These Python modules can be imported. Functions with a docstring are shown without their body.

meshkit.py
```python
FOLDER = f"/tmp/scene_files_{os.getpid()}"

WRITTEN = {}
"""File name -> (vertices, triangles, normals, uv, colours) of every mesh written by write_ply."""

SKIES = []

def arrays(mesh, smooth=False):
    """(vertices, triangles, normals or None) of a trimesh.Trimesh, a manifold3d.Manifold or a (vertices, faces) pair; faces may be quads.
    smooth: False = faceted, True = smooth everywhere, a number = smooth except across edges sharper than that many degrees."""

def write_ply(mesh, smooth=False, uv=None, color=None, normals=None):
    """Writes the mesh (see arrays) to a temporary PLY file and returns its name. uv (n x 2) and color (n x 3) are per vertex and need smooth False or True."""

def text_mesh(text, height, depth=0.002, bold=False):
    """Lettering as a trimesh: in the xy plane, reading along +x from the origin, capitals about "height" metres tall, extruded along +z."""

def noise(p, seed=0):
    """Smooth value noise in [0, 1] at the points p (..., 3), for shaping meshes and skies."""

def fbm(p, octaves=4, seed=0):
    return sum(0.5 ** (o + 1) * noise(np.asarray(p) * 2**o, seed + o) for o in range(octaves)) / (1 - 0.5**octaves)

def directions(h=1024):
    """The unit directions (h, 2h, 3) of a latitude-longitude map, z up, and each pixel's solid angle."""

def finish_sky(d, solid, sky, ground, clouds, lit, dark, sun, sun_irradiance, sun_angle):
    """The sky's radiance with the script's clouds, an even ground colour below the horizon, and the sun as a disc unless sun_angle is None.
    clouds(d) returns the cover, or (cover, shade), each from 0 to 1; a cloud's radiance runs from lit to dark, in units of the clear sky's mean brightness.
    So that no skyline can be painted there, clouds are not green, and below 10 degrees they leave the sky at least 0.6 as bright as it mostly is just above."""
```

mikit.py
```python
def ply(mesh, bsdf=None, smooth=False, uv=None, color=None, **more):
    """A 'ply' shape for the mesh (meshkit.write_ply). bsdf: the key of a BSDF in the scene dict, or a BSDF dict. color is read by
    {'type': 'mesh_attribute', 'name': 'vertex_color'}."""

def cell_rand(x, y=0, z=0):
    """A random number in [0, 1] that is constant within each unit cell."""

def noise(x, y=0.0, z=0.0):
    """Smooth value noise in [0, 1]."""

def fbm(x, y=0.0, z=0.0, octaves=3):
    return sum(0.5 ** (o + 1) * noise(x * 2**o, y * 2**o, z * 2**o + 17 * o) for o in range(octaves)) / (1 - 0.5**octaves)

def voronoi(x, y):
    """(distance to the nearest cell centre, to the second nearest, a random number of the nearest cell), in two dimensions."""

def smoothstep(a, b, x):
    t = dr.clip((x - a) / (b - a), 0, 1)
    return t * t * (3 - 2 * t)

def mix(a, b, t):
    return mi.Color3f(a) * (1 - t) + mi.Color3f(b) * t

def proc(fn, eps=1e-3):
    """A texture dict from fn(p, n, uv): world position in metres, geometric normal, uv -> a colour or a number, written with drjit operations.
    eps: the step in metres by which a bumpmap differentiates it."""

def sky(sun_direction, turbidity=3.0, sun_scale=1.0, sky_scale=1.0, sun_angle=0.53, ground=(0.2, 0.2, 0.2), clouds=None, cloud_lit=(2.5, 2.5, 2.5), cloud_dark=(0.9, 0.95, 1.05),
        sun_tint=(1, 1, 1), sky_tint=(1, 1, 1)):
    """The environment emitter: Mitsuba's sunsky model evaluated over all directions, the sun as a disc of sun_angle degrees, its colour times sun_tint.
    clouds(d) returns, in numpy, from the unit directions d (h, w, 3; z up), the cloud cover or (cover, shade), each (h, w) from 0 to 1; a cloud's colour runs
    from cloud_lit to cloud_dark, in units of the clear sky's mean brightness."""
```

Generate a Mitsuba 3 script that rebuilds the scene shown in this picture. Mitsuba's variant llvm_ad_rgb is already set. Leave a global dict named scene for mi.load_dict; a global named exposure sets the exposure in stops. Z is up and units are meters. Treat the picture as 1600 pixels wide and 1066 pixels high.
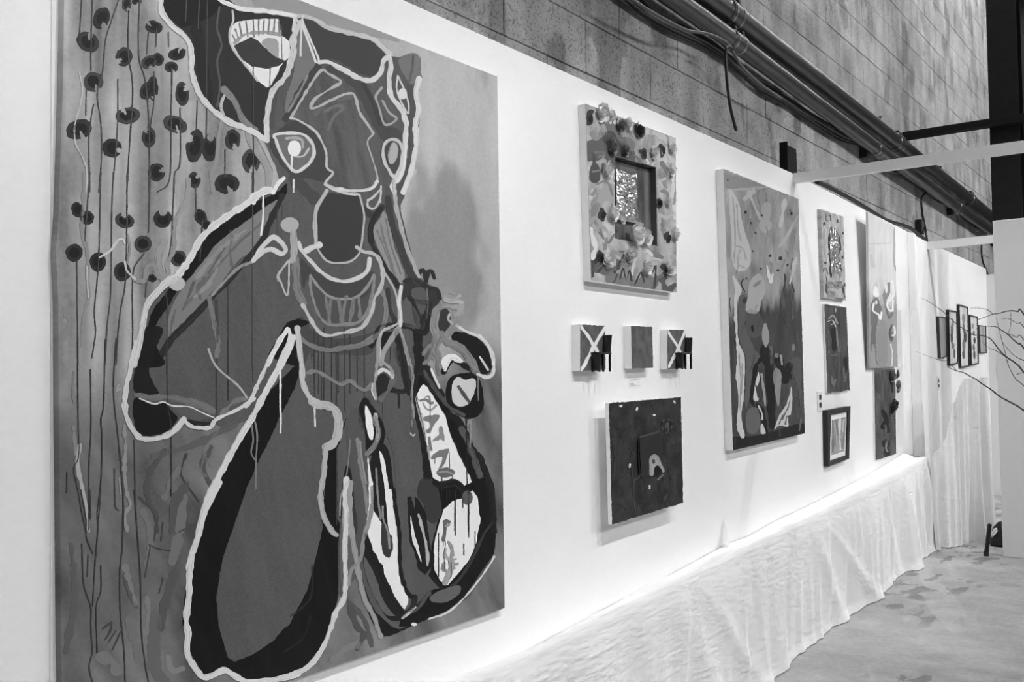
import math, random
import numpy as np, trimesh, drjit as dr, mitsuba as mi, mikit, meshkit
from shapely.geometry import Polygon, MultiPolygon, Point, LineString, MultiPoint, box as sbox
from shapely.ops import unary_union
from shapely import affinity

T = mi.ScalarTransform4f
scene, labels = {'type': 'scene'}, {}
rng = np.random.default_rng(7)

# ------------------------------------------------------------------ camera
FOCAL, YAW, PITCH, ROLL = 1466.78, math.radians(36.866), math.radians(1.8915), math.radians(-0.8137)
D = 1.8            # camera to gallery wall
EYE = 1.278        # camera above the floor
_f = np.array([math.cos(YAW) * math.cos(PITCH), math.sin(YAW) * math.cos(PITCH), math.sin(PITCH)])
_r = np.cross(_f, [0, 0, 1]); _r /= np.linalg.norm(_r)
_u = np.cross(_r, _f)
_r, _u = math.cos(ROLL) * _r + math.sin(ROLL) * _u, -math.sin(ROLL) * _r + math.cos(ROLL) * _u
ORIGIN = np.array([0, 0, EYE])
scene['camera'] = {'type': 'perspective', 'fov': math.degrees(2 * math.atan(800 / FOCAL)), 'fov_axis': 'x', 'near_clip': 0.05, 'far_clip': 100.0,
                   'to_world': T().look_at(origin=ORIGIN.tolist(), target=(ORIGIN + _f).tolist(), up=_u.tolist())}
exposure = 0.2

# ------------------------------------------------------------------ lights: a row of spots aimed at the gallery wall, unseen fill lamps added down the hall
def spot(name, o, t, power, cutoff, beam):
    scene[name] = {'type': 'spot', 'to_world': T().look_at(origin=list(o), target=list(t), up=[0, 0, 1]),
                   'intensity': {'type': 'rgb', 'value': [power] * 3}, 'cutoff_angle': cutoff, 'beam_width': beam}

SPOTS = [(0.35, 10.5), (1.5, 14.0), (2.75, 14.0), (4.1, 7.5), (5.75, 13.5), (7.2, 12.0), (8.8, 8.5)]
for i, (sx, pw) in enumerate(SPOTS):
    spot(f'spot_lamp_{i+1:03d}', (sx, -0.75, EYE + 2.75), (sx + 0.15, D, EYE - 0.45), pw, 29, 17)
FILL_LAMPS = [(10.6, -5.2, 4.9, 60.0, 'unseen fill lamp added high above the far end of the hall'), (7.4, -5.2, 4.9, 26.0, 'unseen fill lamp added high above the middle of the hall'),
         (-1.3, -4.0, 4.1, 27.0, 'unseen fill lamp added over the near end of the hall, left of the largest painting'),
         (5.6, -4.0, 4.3, 24.0, 'unseen fill lamp added over the middle of the hall, opposite the tall abstract canvas'),
         (9.4, -4.0, 4.3, 15.0, 'unseen fill lamp added over the far end of the hall, opposite the far pictures')]
for i, (lx, ly, lz, pw, lab) in enumerate(FILL_LAMPS):  # unseen soft area lamps, added to fill the wall, blocks and cloth
    k = f'fill_lamp_{i+1:03d}'
    scene[k] = {'type': 'rectangle', 'to_world': T().translate([lx, ly, lz]).rotate([1, 0, 0], 225).scale([0.9, 0.25, 1]),
        'bsdf': {'type': 'diffuse', 'reflectance': {'type': 'rgb', 'value': 0.6}}, 'emitter': {'type': 'area', 'radiance': {'type': 'rgb', 'value': pw}}}
    labels[k] = {'label': lab, 'category': 'added lamp'}

for i, lx in enumerate((5.2, 8.9, 12.2)):          # unseen long tubes added high over the gallery wall for pipe highlights
    k = f'highlight_tube_{i+1:03d}'
    scene[k] = {'type': 'rectangle', 'to_world': T().translate([lx, 1.45, 6.05]).rotate([1, 0, 0], 180).scale([1.75, 0.05, 1]),
        'bsdf': {'type': 'diffuse', 'reflectance': {'type': 'rgb', 'value': 0.6}}, 'emitter': {'type': 'area', 'radiance': {'type': 'rgb', 'value': (36.0, 40.0, 26.0)[i]}}}
    labels[k] = {'label': ('first', 'second', 'third')[i] + ' unseen long tube from the near end, added high over the gallery wall for pipe highlights', 'category': 'added lamp'}

# ------------------------------------------------------------------ helpers
def ray(px, py):
    return _f + _r * (px - 800) / FOCAL - _u * (py - 533) / FOCAL
def at(px, py, y):                 # where the line of sight through a pixel meets the plane y
    d = ray(px, py); return ORIGIN + d * (y / d[1])
def at_x(px, py, x):
    d = ray(px, py); return ORIGIN + d * (x / d[0])
def at_z(px, py, z=0.0):
    d = ray(px, py); return ORIGIN + d * ((z - EYE) / d[2])
def project(p):
    q = np.asarray(p, float) - ORIGIN; w = q @ _f
    return np.array([800 + FOCAL * (q @ _r) / w, 533 - FOCAL * (q @ _u) / w])

_count = {}
def fresh(base):
    n = _count.get(base, -1) + 1; _count[base] = n
    return base if n == 0 else f'{base}_{n:03d}'
def say(key, label=None, category=None, group=None, kind=None):
    e = {k: v for k, v in dict(label=label, category=category, group=group, kind=kind).items() if v}
    if e: labels[key] = e
    return key
def thing(name, label, category, group=None, kind=None):
    return say(fresh(name), label, category, group, kind)
def add(name, mesh, bsdf, parent=None, smooth=False, label=None, category=None, group=None, kind=None, to_world=None, shape=None):
    key = fresh(f'{parent}__{name}' if parent else name)
    d = dict(shape) if shape else mikit.ply(mesh, bsdf, smooth=smooth)
    if shape and bsdf: d['bsdf'] = {'type': 'ref', 'id': bsdf}
    if to_world is not None: d['to_world'] = to_world
    scene[key] = d
    return say(key, label, category, group, kind)
def put(key, mesh, bsdf, smooth=False):      # the mesh of a thing that was already named
    scene[key] = mikit.ply(mesh, bsdf, smooth=smooth); return key
def bx(x0, x1, y0, y1, z0, z1, c=0.0):
    if c <= 0:
        m = trimesh.creation.box([x1 - x0, y1 - y0, z1 - z0])
    else:
        pts = []
        hx, hy, hz = (x1 - x0) / 2, (y1 - y0) / 2, (z1 - z0) / 2
        for sx in (-1, 1):
            for sy in (-1, 1):
                for sz in (-1, 1):
                    pts += [(sx * (hx - c), sy * (hy - c), sz * hz), (sx * hx, sy * (hy - c), sz * (hz - c)), (sx * (hx - c), sy * hy, sz * (hz - c))]
        m = trimesh.convex.convex_hull(np.array(pts))
    m.apply_translation([(x0 + x1) / 2, (y0 + y1) / 2, (z0 + z1) / 2]); return m
def hexa(front, back):                       # a solid between two quads, each TL TR BR BL
    return trimesh.convex.convex_hull(np.array(list(front) + list(back)))
def catmull(pts, n=6, closed=False):
    p = np.asarray(pts, float)
    if len(p) < 3 and not closed:
        return np.array([p[0] + (p[-1] - p[0]) * t for t in np.linspace(0, 1, n + 1)])
    q = np.vstack([p[-1], p, p[0], p[1]]) if closed else np.vstack([2 * p[0] - p[1], p, 2 * p[-1] - p[-2]])
    out = []
    for i in range(1, len(q) - 2):
        for t in np.linspace(0, 1, n, endpoint=False):
            a, b, c, d = q[i - 1], q[i], q[i + 1], q[i + 2]
            out.append(0.5 * (2 * b + (c - a) * t + (2 * a - 5 * b + 4 * c - d) * t * t + (3 * b - a - 3 * c + d) * t ** 3))
    if not closed: out.append(p[-1])
    return np.array(out)
def tube(path, r, seg=10):
    p = np.asarray(path, float); n = len(p)
    r = np.broadcast_to(np.asarray(r, float), (n,))
    t = np.gradient(p, axis=0); t /= np.linalg.norm(t, axis=1, keepdims=True)
    ref = np.array([0, 0, 1.0]) if abs(t[0][2]) < 0.9 else np.array([1.0, 0, 0])
    a = np.cross(t[0], ref); a /= np.linalg.norm(a)
    V = []
    ang = np.linspace(0, 2 * math.pi, seg, endpoint=False)
    for i in range(n):
        a = a - t[i] * (a @ t[i]); a /= np.linalg.norm(a); b = np.cross(t[i], a)
        V.append(p[i] + r[i] * (np.cos(ang)[:, None] * a + np.sin(ang)[:, None] * b))
    V = np.vstack(V + [p[:1], p[-1:]])
    Fc = []
    for i in range(n - 1):
        for k in range(seg):
            k2 = (k + 1) % seg
            A, B, C, Dd = i * seg + k, i * seg + k2, (i + 1) * seg + k2, (i + 1) * seg + k
            Fc += [(A, B, C), (A, C, Dd)]
    for k in range(seg):
        k2 = (k + 1) % seg
        Fc += [(n * seg, k2, k), (n * seg + 1, (n - 1) * seg + k, (n - 1) * seg + k2)]
    return trimesh.Trimesh(V, Fc, process=False)
def sheet(P):                                # P (a, b, 3) grid of points -> mesh
    a, b = P.shape[:2]
    i = np.arange(a * b).reshape(a, b)
    q = np.stack([i[:-1, :-1], i[1:, :-1], i[1:, 1:], i[:-1, 1:]], -1).reshape(-1, 4)
    return trimesh.Trimesh(P.reshape(-1, 3), np.vstack([q[:, [0, 1, 2]], q[:, [0, 2, 3]]]), process=False)
cat = trimesh.util.concatenate

# ------------------------------------------------------------------ materials
def lin(v):
    v = v / 255.0
    return v / 12.92 if v <= 0.04045 else ((v + 0.055) / 1.055) ** 2.4
def grey(v):                                  # plain matt paint of one grey
    k = f'paint_grey_{int(v)}'
    if k not in scene:
        scene[k] = {'type': 'twosided', 'bsdf': {'type': 'principled', 'base_color': {'type': 'rgb', 'value': [lin(v)] * 3}, 'roughness': 0.6, 'specular': 0.15}}
    return k
def mat(name, fn=None, value=None, rough=0.6, spec=0.3, metallic=0.0, bump=None, bump_scale=1.0, eps=1e-3):
    b = {'type': 'principled', 'base_color': mikit.proc(fn) if fn else {'type': 'rgb', 'value': [value] * 3}, 'roughness': rough, 'metallic': metallic}
    if metallic == 0: b['specular'] = spec
    if bump: b = {'type': 'bumpmap', 'nested_bsdf': b, 'nested_texture': mikit.proc(bump, eps), 'scale': bump_scale}
    scene[name] = {'type': 'twosided', 'bsdf': b}
    return name
N, FB, SS = mikit.noise, mikit.fbm, mikit.smoothstep
def tone(v): return mi.Color3f(v, v, v)

mat('wall_paint', lambda p, n, uv: tone(0.80 + 0.03 * (FB(p.x * 5, p.y * 5, p.z * 5) - 0.5) + 0.02 * (N(p.x * 90, p.y * 90, p.z * 90) - 0.5)), rough=0.7, spec=0.2)
def concrete(base, off):
    def fn(p, n, uv):
        pit = SS(0.70, 0.80, N(p.x * 130 + off, p.z * 130)) * 0.35
        fine = N(p.x * 260, p.z * 260 + off) - 0.5
        blot = FB(p.x * 7, p.z * 5, octaves=4) - 0.5
        streak = N(p.x * 16, p.z * 1.3) - 0.5
        scar = SS(0.63, 0.70, FB(p.x * 5, p.z * 3.2 + 3, octaves=5)) * 0.35
        return tone(base * (1 + 0.34 * fine + 0.9 * blot + 0.26 * streak) * (1 - pit) * (1 - scar))
    return fn
for i, b in enumerate((0.37, 0.38, 0.36, 0.39)):
    mat(f'concrete_block_{i+1}', concrete(b, 3.7 * i), rough=0.85, spec=0.15, bump=lambda p, n, uv: FB(p.x * 120, p.z * 120), bump_scale=0.0012, eps=2e-3)
mat('mortar', lambda p, n, uv: tone(0.13 + 0.14 * FB(p.x * 9, p.z * 9)), rough=0.9, spec=0.1)
def floor_fn(p, n, uv):
    big = FB(p.x * 1.3 + 4, p.y * 1.8, octaves=5) - 0.5
    mid = FB(p.x * 9 + 1, p.y * 7, octaves=4) - 0.5
    fine = N(p.x * 70, p.y * 70) - 0.5
    worn = SS(0.50, 0.70, FB(p.x * 2.4 + 3, p.y * 3.4 + 8, octaves=6)) * SS(0.40, 0.62, FB(p.x * 0.8 + 2, p.y * 0.9, octaves=2))
    flake = SS(0.60, 0.66, FB(p.x * 8.0, p.y * 15.0, octaves=5)) * SS(0.44, 0.60, FB(p.x * 1.1 + 7, p.y * 1.3, octaves=2))
    scuff = SS(0.62, 0.72, FB(p.x * 2.0 - p.y * 5.0, p.y * 1.5 + p.x * 0.4, octaves=4))
    v = 0.33 * (1 + 0.55 * big + 0.45 * mid + 0.16 * fine) * (1 - 0.40 * worn) * (1 - 0.42 * flake) + 0.05 * scuff
    return tone(v)
mat('floor_concrete', floor_fn, rough=0.45, spec=0.35)
mat('dark_hall', value=0.045, rough=0.8, spec=0.1)
mat('black_steel', lambda p, n, uv: tone(0.009 + 0.006 * FB(p.x * 30, p.y * 30, p.z * 30)), rough=0.65, spec=0.15)
mat('pipe_iron', lambda p, n, uv: tone(0.15 + 0.07 * (FB(p.x * 3, p.y * 30, p.z * 30) - 0.4)), rough=0.34, metallic=0.9)
mat('band_steel', value=0.45, rough=0.3, metallic=1.0)
mat('cable_black', value=0.022, rough=0.45, spec=0.4)
mat('cable_grey', value=0.12, rough=0.45, spec=0.4)
mat('beam_paint', value=0.84, rough=0.6, spec=0.2)
mat('drape_cloth', lambda p, n, uv: tone(0.76 + 0.035 * (N(p.x * 25, p.y * 25, p.z * 160) - 0.5)), rough=0.9, spec=0.1,
    bump=lambda p, n, uv: FB(p.x * 22 + 3 * N(p.x * 4, p.z * 4), p.z * 90, p.y * 22, octaves=3), bump_scale=0.006, eps=2e-3)
mat('canvas_side', lambda p, n, uv: tone(0.83 + 0.05 * (N(p.x * 20, p.y * 20, p.z * 30) - 0.5)), rough=0.8, spec=0.15)
mat('black_plastic', value=0.008, rough=0.35, spec=0.4)
mat('black_frame', value=0.014, rough=0.4, spec=0.4)
mat('white_plastic', value=0.72, rough=0.35, spec=0.4)
mat('branch_bark', value=0.085, rough=0.7, spec=0.2)
mat('paper_white', value=0.76, rough=0.8, spec=0.1)
mat('foil', lambda p, n, uv: tone(0.75 + 0.2 * N(p.x * 60, p.z * 60)), rough=0.22, metallic=1.0)
mat('rose_paper', lambda p, n, uv: tone(0.60 + 0.25 * N(p.x * 50, p.y * 50, p.z * 50)), rough=0.8, spec=0.1)
mat('rose_dark', lambda p, n, uv: tone(0.04 + 0.08 * N(p.x * 60, p.y * 60, p.z * 60)), rough=0.7, spec=0.2)
mat('rose_grey', lambda p, n, uv: tone(0.14 + 0.25 * N(p.x * 60, p.y * 60, p.z * 60)), rough=0.7, spec=0.2)

# ------------------------------------------------------------------ the setting
TOP = EYE + 0.584 * D
WT = 0.03
def top_z(x):                                  # upper edge of the gallery wall, as the photograph shows it
    return float(np.interp(x / D, [0, 2.74, 4.37, 5.70, 7], [TOP, TOP, EYE + 0.546 * D, EYE + 0.531 * D, EYE + 0.531 * D]))
seams = [-3.2, -0.3, at(79, 533, D)[0], at(1453, 500, D)[0], 10.26]
say('wall_gallery', None, None, None, 'structure')
for a, b in zip(seams[:-1], seams[1:]):
    xs = [a + 0.0006] + [s for s in (4.932, 7.866) if a < s < b] + [b - 0.0006]
    poly = Polygon([(a + 0.0006, 0), (b - 0.0006, 0)] + [(s, top_z(s)) for s in xs[::-1]])
    m = trimesh.creation.extrude_polygon(poly, WT, engine='earcut')
    v = m.vertices.copy(); m.vertices = np.stack([v[:, 0], D + WT - v[:, 2], v[:, 1]], 1)
    add('panel', m, 'wall_paint', 'wall_gallery')
say('wall_return', kind='structure'); scene['wall_return'] = mikit.ply(bx(10.262, 10.32, 0.6, D + WT, 0, EYE + 0.5 * D), 'wall_paint')
say('floor', kind='structure'); scene['floor'] = mikit.ply(bx(-3.2, 14, -6, 2.3, -0.1, 0), 'floor_concrete')
say('ceiling', kind='structure'); scene['ceiling'] = mikit.ply(bx(-3.2, 14, -6, 2.3, 6.2, 6.3), 'dark_hall')
say('wall_opposite', kind='structure'); scene['wall_opposite'] = mikit.ply(bx(-3.2, 14, -6.1, -6, 0, 6.2), 'dark_hall')
say('wall_far', kind='structure'); scene['wall_far'] = mikit.ply(bx(14, 14.1, -6, 2.3, 0, 6.2), 'dark_hall')
say('wall_near', kind='structure'); scene['wall_near'] = mikit.ply(bx(-3.3, -3.2, -6, 2.3, 0, 6.2), 'dark_hall')

# concrete block wall behind the gallery wall
BY = 2.0
say('wall_block', kind='structure')
scene['wall_block'] = mikit.ply(bx(-3.2, 14, BY + 0.006, 2.3, 0, 6.2), 'mortar')
BL, BH = 0.544, 0.216
zA = EYE + 0.709 * BY
for row in range(-1, 16):
    z0 = zA - BH + row * BH - 0.0
    off = 2.644 if row % 2 == 0 else 2.644 - BL / 2
    k0, k1 = -3, 20
    for k in range(k0, k1):
        x0 = off + k * BL
        q = [project((xx, BY, zz)) for xx in (x0, x0 + BL) for zz in (z0, z0 + BH)]
        if max(c[0] for c in q) < 560 or min(c[0] for c in q) > 1570 or max(c[1] for c in q) < -70: continue
        if z0 + BH < top_z(x0) - 0.15: continue
        g = 0.0012 + 0.0012 * rng.random()
        dy = 0.003 * rng.random()
        add('block', bx(x0 + g, x0 + BL - g, BY - dy, BY + 0.03, z0 + g, z0 + BH - g, 0.002), f'concrete_block_{rng.integers(1, 5)}', 'wall_block')

# grey screen panel at the right, far cross beam and column
gp = at_z(1567, 870)
GX = gp[0]
gt = at_x(1553, 345, GX)
gw = at_x(1567, 870, GX)
add('screen_panel', bx(GX, GX + 0.09, -2.2, gp[1], 0.0, gt[2], 0.003), 'wall_paint', label='broad pale grey freestanding screen panel at the right end of the hall', category='screen panel')
CX = 4.463 * D
col_y1, col_y0 = at_x(1546, 193, CX)[1], at_x(1590, 100, CX)[1]
h_prof = unary_union([sbox(0, 0, 0.012, 1), sbox(0.17, 0, 0.182, 1), sbox(0, 0.47, 0.182, 0.53)])
col = cat([bx(CX, CX + 0.012, col_y0, col_y1, 0, 6.2), bx(CX + 0.19, CX + 0.202, col_y0, col_y1, 0, 6.2), bx(CX + 0.012, CX + 0.19, (col_y0 + col_y1) / 2 - 0.006, (col_y0 + col_y1) / 2 + 0.006, 0, 6.2)])
add('steel_column', col, 'black_steel', label='black steel column rising behind the grey screen panel', category='column')
bz = at_x(1545, 193.5, CX)[2]
beam = cat([bx(CX - 0.022, CX - 0.0005, -4.0, BY - 0.004, bz - 0.036, bz + 0.036, 0.002), bx(CX - 0.08, CX - 0.022, -4.0, BY - 0.004, bz - 0.036, bz - 0.028)])
add('steel_beam', beam, 'black_steel', label='black horizontal steel beam running from the block wall past the column', category='beam')

# white timber braces from the gallery wall across the hall
b0 = at(1238, 271, D); b1 = at_x(1600, 228, b0[0])
def brace(x, z_top, h, w, label, z_far=None, yend=-4.5):
    z_far = z_top if z_far is None else z_far
    f = [(x - w / 2, D - 0.001, z_top), (x + w / 2, D - 0.001, z_top), (x + w / 2, D - 0.001, z_top - h), (x - w / 2, D - 0.001, z_top - h)]
    g = [(x - w / 2, yend, z_far), (x + w / 2, yend, z_far), (x + w / 2, yend, z_far - h), (x - w / 2, yend, z_far - h)]
    add('timber_brace', hexa(f, g), 'beam_paint', label=label, category='beam')
z_at = at_x(1600, 219, b0[0]); sl = (z_at[2] - b0[2]) / (D - z_at[1])
brace(b0[0] + 0.03, b0[2] + 0.002, 0.052, 0.04, 'long white timber brace crossing in front of the pipes and black column', b0[2] + sl * (D + 4.5))
c0 = at(1448, 378, D); z_at = at_x(1554, 366.5, c0[0]); sl = (z_at[2] - c0[2]) / (D - z_at[1])
brace(c0[0] + 0.03, c0[2], 0.06, 0.04, 'shorter white timber brace farther off, ending behind the grey screen panel', c0[2] + sl * (D + 1.0), -1.0)

# ------------------------------------------------------------------ painting tools: every stroke is a thin raised coat of paint, traced on the canvas plane
def tiles(**k): return k
class Canvas:
    """A picture surface: strokes are traced over views of the photograph (x0, y0, scale), carried onto the picture's own plane and cut to its outline."""
    def __init__(self, key, to_plane, outline_px, place):
        self.key, self.to_plane, self.place, self.n = key, to_plane, place, 0
        self.clip = Polygon(outline_px).buffer(-0.15)
        self.view = (0, 0, 1)
    def see(self, x0, y0, s): self.view = (x0, y0, s)
    def px(self, pts):
        x0, y0, s = self.view
        return [(x0 + a / s, y0 + b / s) for a, b in pts]
    def lay(self, shape, name, bsdf, coat=1, label=None):
        shape = shape.intersection(self.clip)
        parts = [g for g in getattr(shape, 'geoms', [shape]) if g.geom_type == 'Polygon' and g.area > 0.4]
        meshes = []
        for g in parts:
            g = g.simplify(0.12)
            f = lambda ring: [self.to_plane(*c) for c in ring.coords[:-1]]
            q = Polygon(f(g.exterior), [f(h) for h in g.interiors]).buffer(0)
            for qq in getattr(q, 'geoms', [q]):
                if qq.area < 1e-7: continue
                m = trimesh.creation.extrude_polygon(qq, 0.0009 + 0.00022 * coat, engine='earcut')
                m.apply_translation([0, 0, -0.0004]); meshes.append(m)
        if not meshes: return
        m = cat(meshes); m.vertices = self.place(m.vertices)
        return add(name, m, bsdf, self.key, label=label)
    def fill(self, pts, name, v, coat=1, smooth=True, rough=0.6, label=None):
        p = self.px(pts)
        if smooth: p = catmull(p, 5, True)
        g = Polygon(p).buffer(0)
        if rough: g = ragged(g, rough)
        return self.lay(g, name, grey(v) if not isinstance(v, str) else v, coat, label)
    def line(self, pts, w, name, v, coat=2, vary=0.25, taper=False, label=None, smooth=True):
        p = catmull(self.px(pts), 5) if smooth else np.asarray(self.px(pts), float)
        w = w / self.view[2]
        g = brush(p, w, vary * 0.55, taper)
        if w > 3.6 and coat >= 5 and not isinstance(v, str) and len(p) > 5:      # bristle marks inside a broad stroke
            r = np.random.default_rng(len(scene)); n = len(p)
            t = np.gradient(p, axis=0); t /= np.maximum(np.linalg.norm(t, axis=1, keepdims=True), 1e-9); nn = np.stack([-t[:, 1], t[:, 0]], 1)
            marks = []
            for o in (-0.26, 0.28):
                i0 = int(r.integers(0, max(1, n // 3))); i1 = int(r.integers(max(i0 + 4, n - n // 3), n + 1))
                marks.append(brush((p + nn * (o + 0.08 * r.normal()) * w)[i0:i1], w * (0.07 + 0.04 * r.random()), 0.5))
            self.lay(unary_union(marks).intersection(g), 'bristle_mark', grey(max(12, v - 20) // 6 * 6 if v > 60 else v + 14), coat + 1)
        return self.lay(g, name, grey(v) if not isinstance(v, str) else v, coat, label)
    def spot(self, x, y, rx, ry, name, v, coat=2, rot=0, rough=0.5, label=None):
        (cx, cy), s = self.px([(x, y)])[0], self.view[2]
        g = affinity.rotate(affinity.scale(Point(cx, cy).buffer(1, 12), rx / s, ry / s), rot)
        return self.lay(ragged(g, rough), name, grey(v) if not isinstance(v, str) else v, coat, label)
_seed = [0]
def wob(n, k):
    _seed[0] += 1
    r = np.random.default_rng(_seed[0])
    c = r.normal(size=(n // k + 4))
    return np.interp(np.arange(n) / k, np.arange(len(c)), c)
def ragged(g, a):
    out = []
    for q in getattr(g, 'geoms', [g]):
        if q.geom_type != 'Polygon' or q.is_empty: continue
        L = q.exterior.length
        n = max(12, int(L / 1.6))
        P = np.array([q.exterior.interpolate(t, normalized=True).coords[0] for t in np.linspace(0, 1, n, endpoint=False)])
        t = np.roll(P, -1, 0) - np.roll(P, 1, 0); t /= np.maximum(np.linalg.norm(t, axis=1, keepdims=True), 1e-9)
        w = wob(n, 3) * a * 0.6
        w[-3:] *= [0.6, 0.4, 0.2]; w[:2] *= 0.3
        out.append(Polygon(P + np.stack([t[:, 1], -t[:, 0]], 1) * w[:, None]).buffer(0))
    return unary_union(out)
def brush(p, w, vary=0.25, taper=False):
    seg = np.linalg.norm(np.diff(p, axis=0), axis=1); s = np.r_[0, np.cumsum(seg)]
    n = max(6, int(s[-1] / 2.2)); u = np.linspace(0, s[-1], n)
    q = np.stack([np.interp(u, s, p[:, 0]), np.interp(u, s, p[:, 1])], 1)
    r = w / 2 * np.clip(1 + vary * wob(n, 3), 0.35, 1.8)
    if taper: r = r * (0.35 + 0.65 * np.sin(np.linspace(0.05, 1, n) * math.pi) ** 0.5)
    q = q + np.stack([wob(n, 4), wob(n, 4)], 1) * min(0.35, w * 0.06)
    t = np.gradient(q, axis=0); t /= np.maximum(np.linalg.norm(t, axis=1, keepdims=True), 1e-9)
    nn = np.stack([-t[:, 1], t[:, 0]], 1)
    quads = [Polygon([q[i] + nn[i] * r[i], q[i + 1] + nn[i + 1] * r[i + 1], q[i + 1] - nn[i + 1] * r[i + 1], q[i] - nn[i] * r[i]]).buffer(0) for i in range(n - 1)]
    caps = [Point(q[i]).buffer(r[i], 5) for i in range(0, n)]
    return unary_union(quads + caps)
def wall_canvas(key, y, outline_px):
    """A picture parallel to the wall with its face at depth y: plane coordinates are metres along the wall and up."""
    f = lambda px, py: tuple(at(px, py, y)[[0, 2]])
    return Canvas(key, f, outline_px, lambda v: np.stack([v[:, 0], y - v[:, 2], v[:, 1]], 1))
def panel_body(outline_m, y0, y1):
    m = trimesh.creation.extrude_polygon(Polygon(outline_m), y1 - y0, engine='earcut')
    v = m.vertices; m.vertices = np.stack([v[:, 0], y1 - v[:, 2], v[:, 1]], 1); return m
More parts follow.
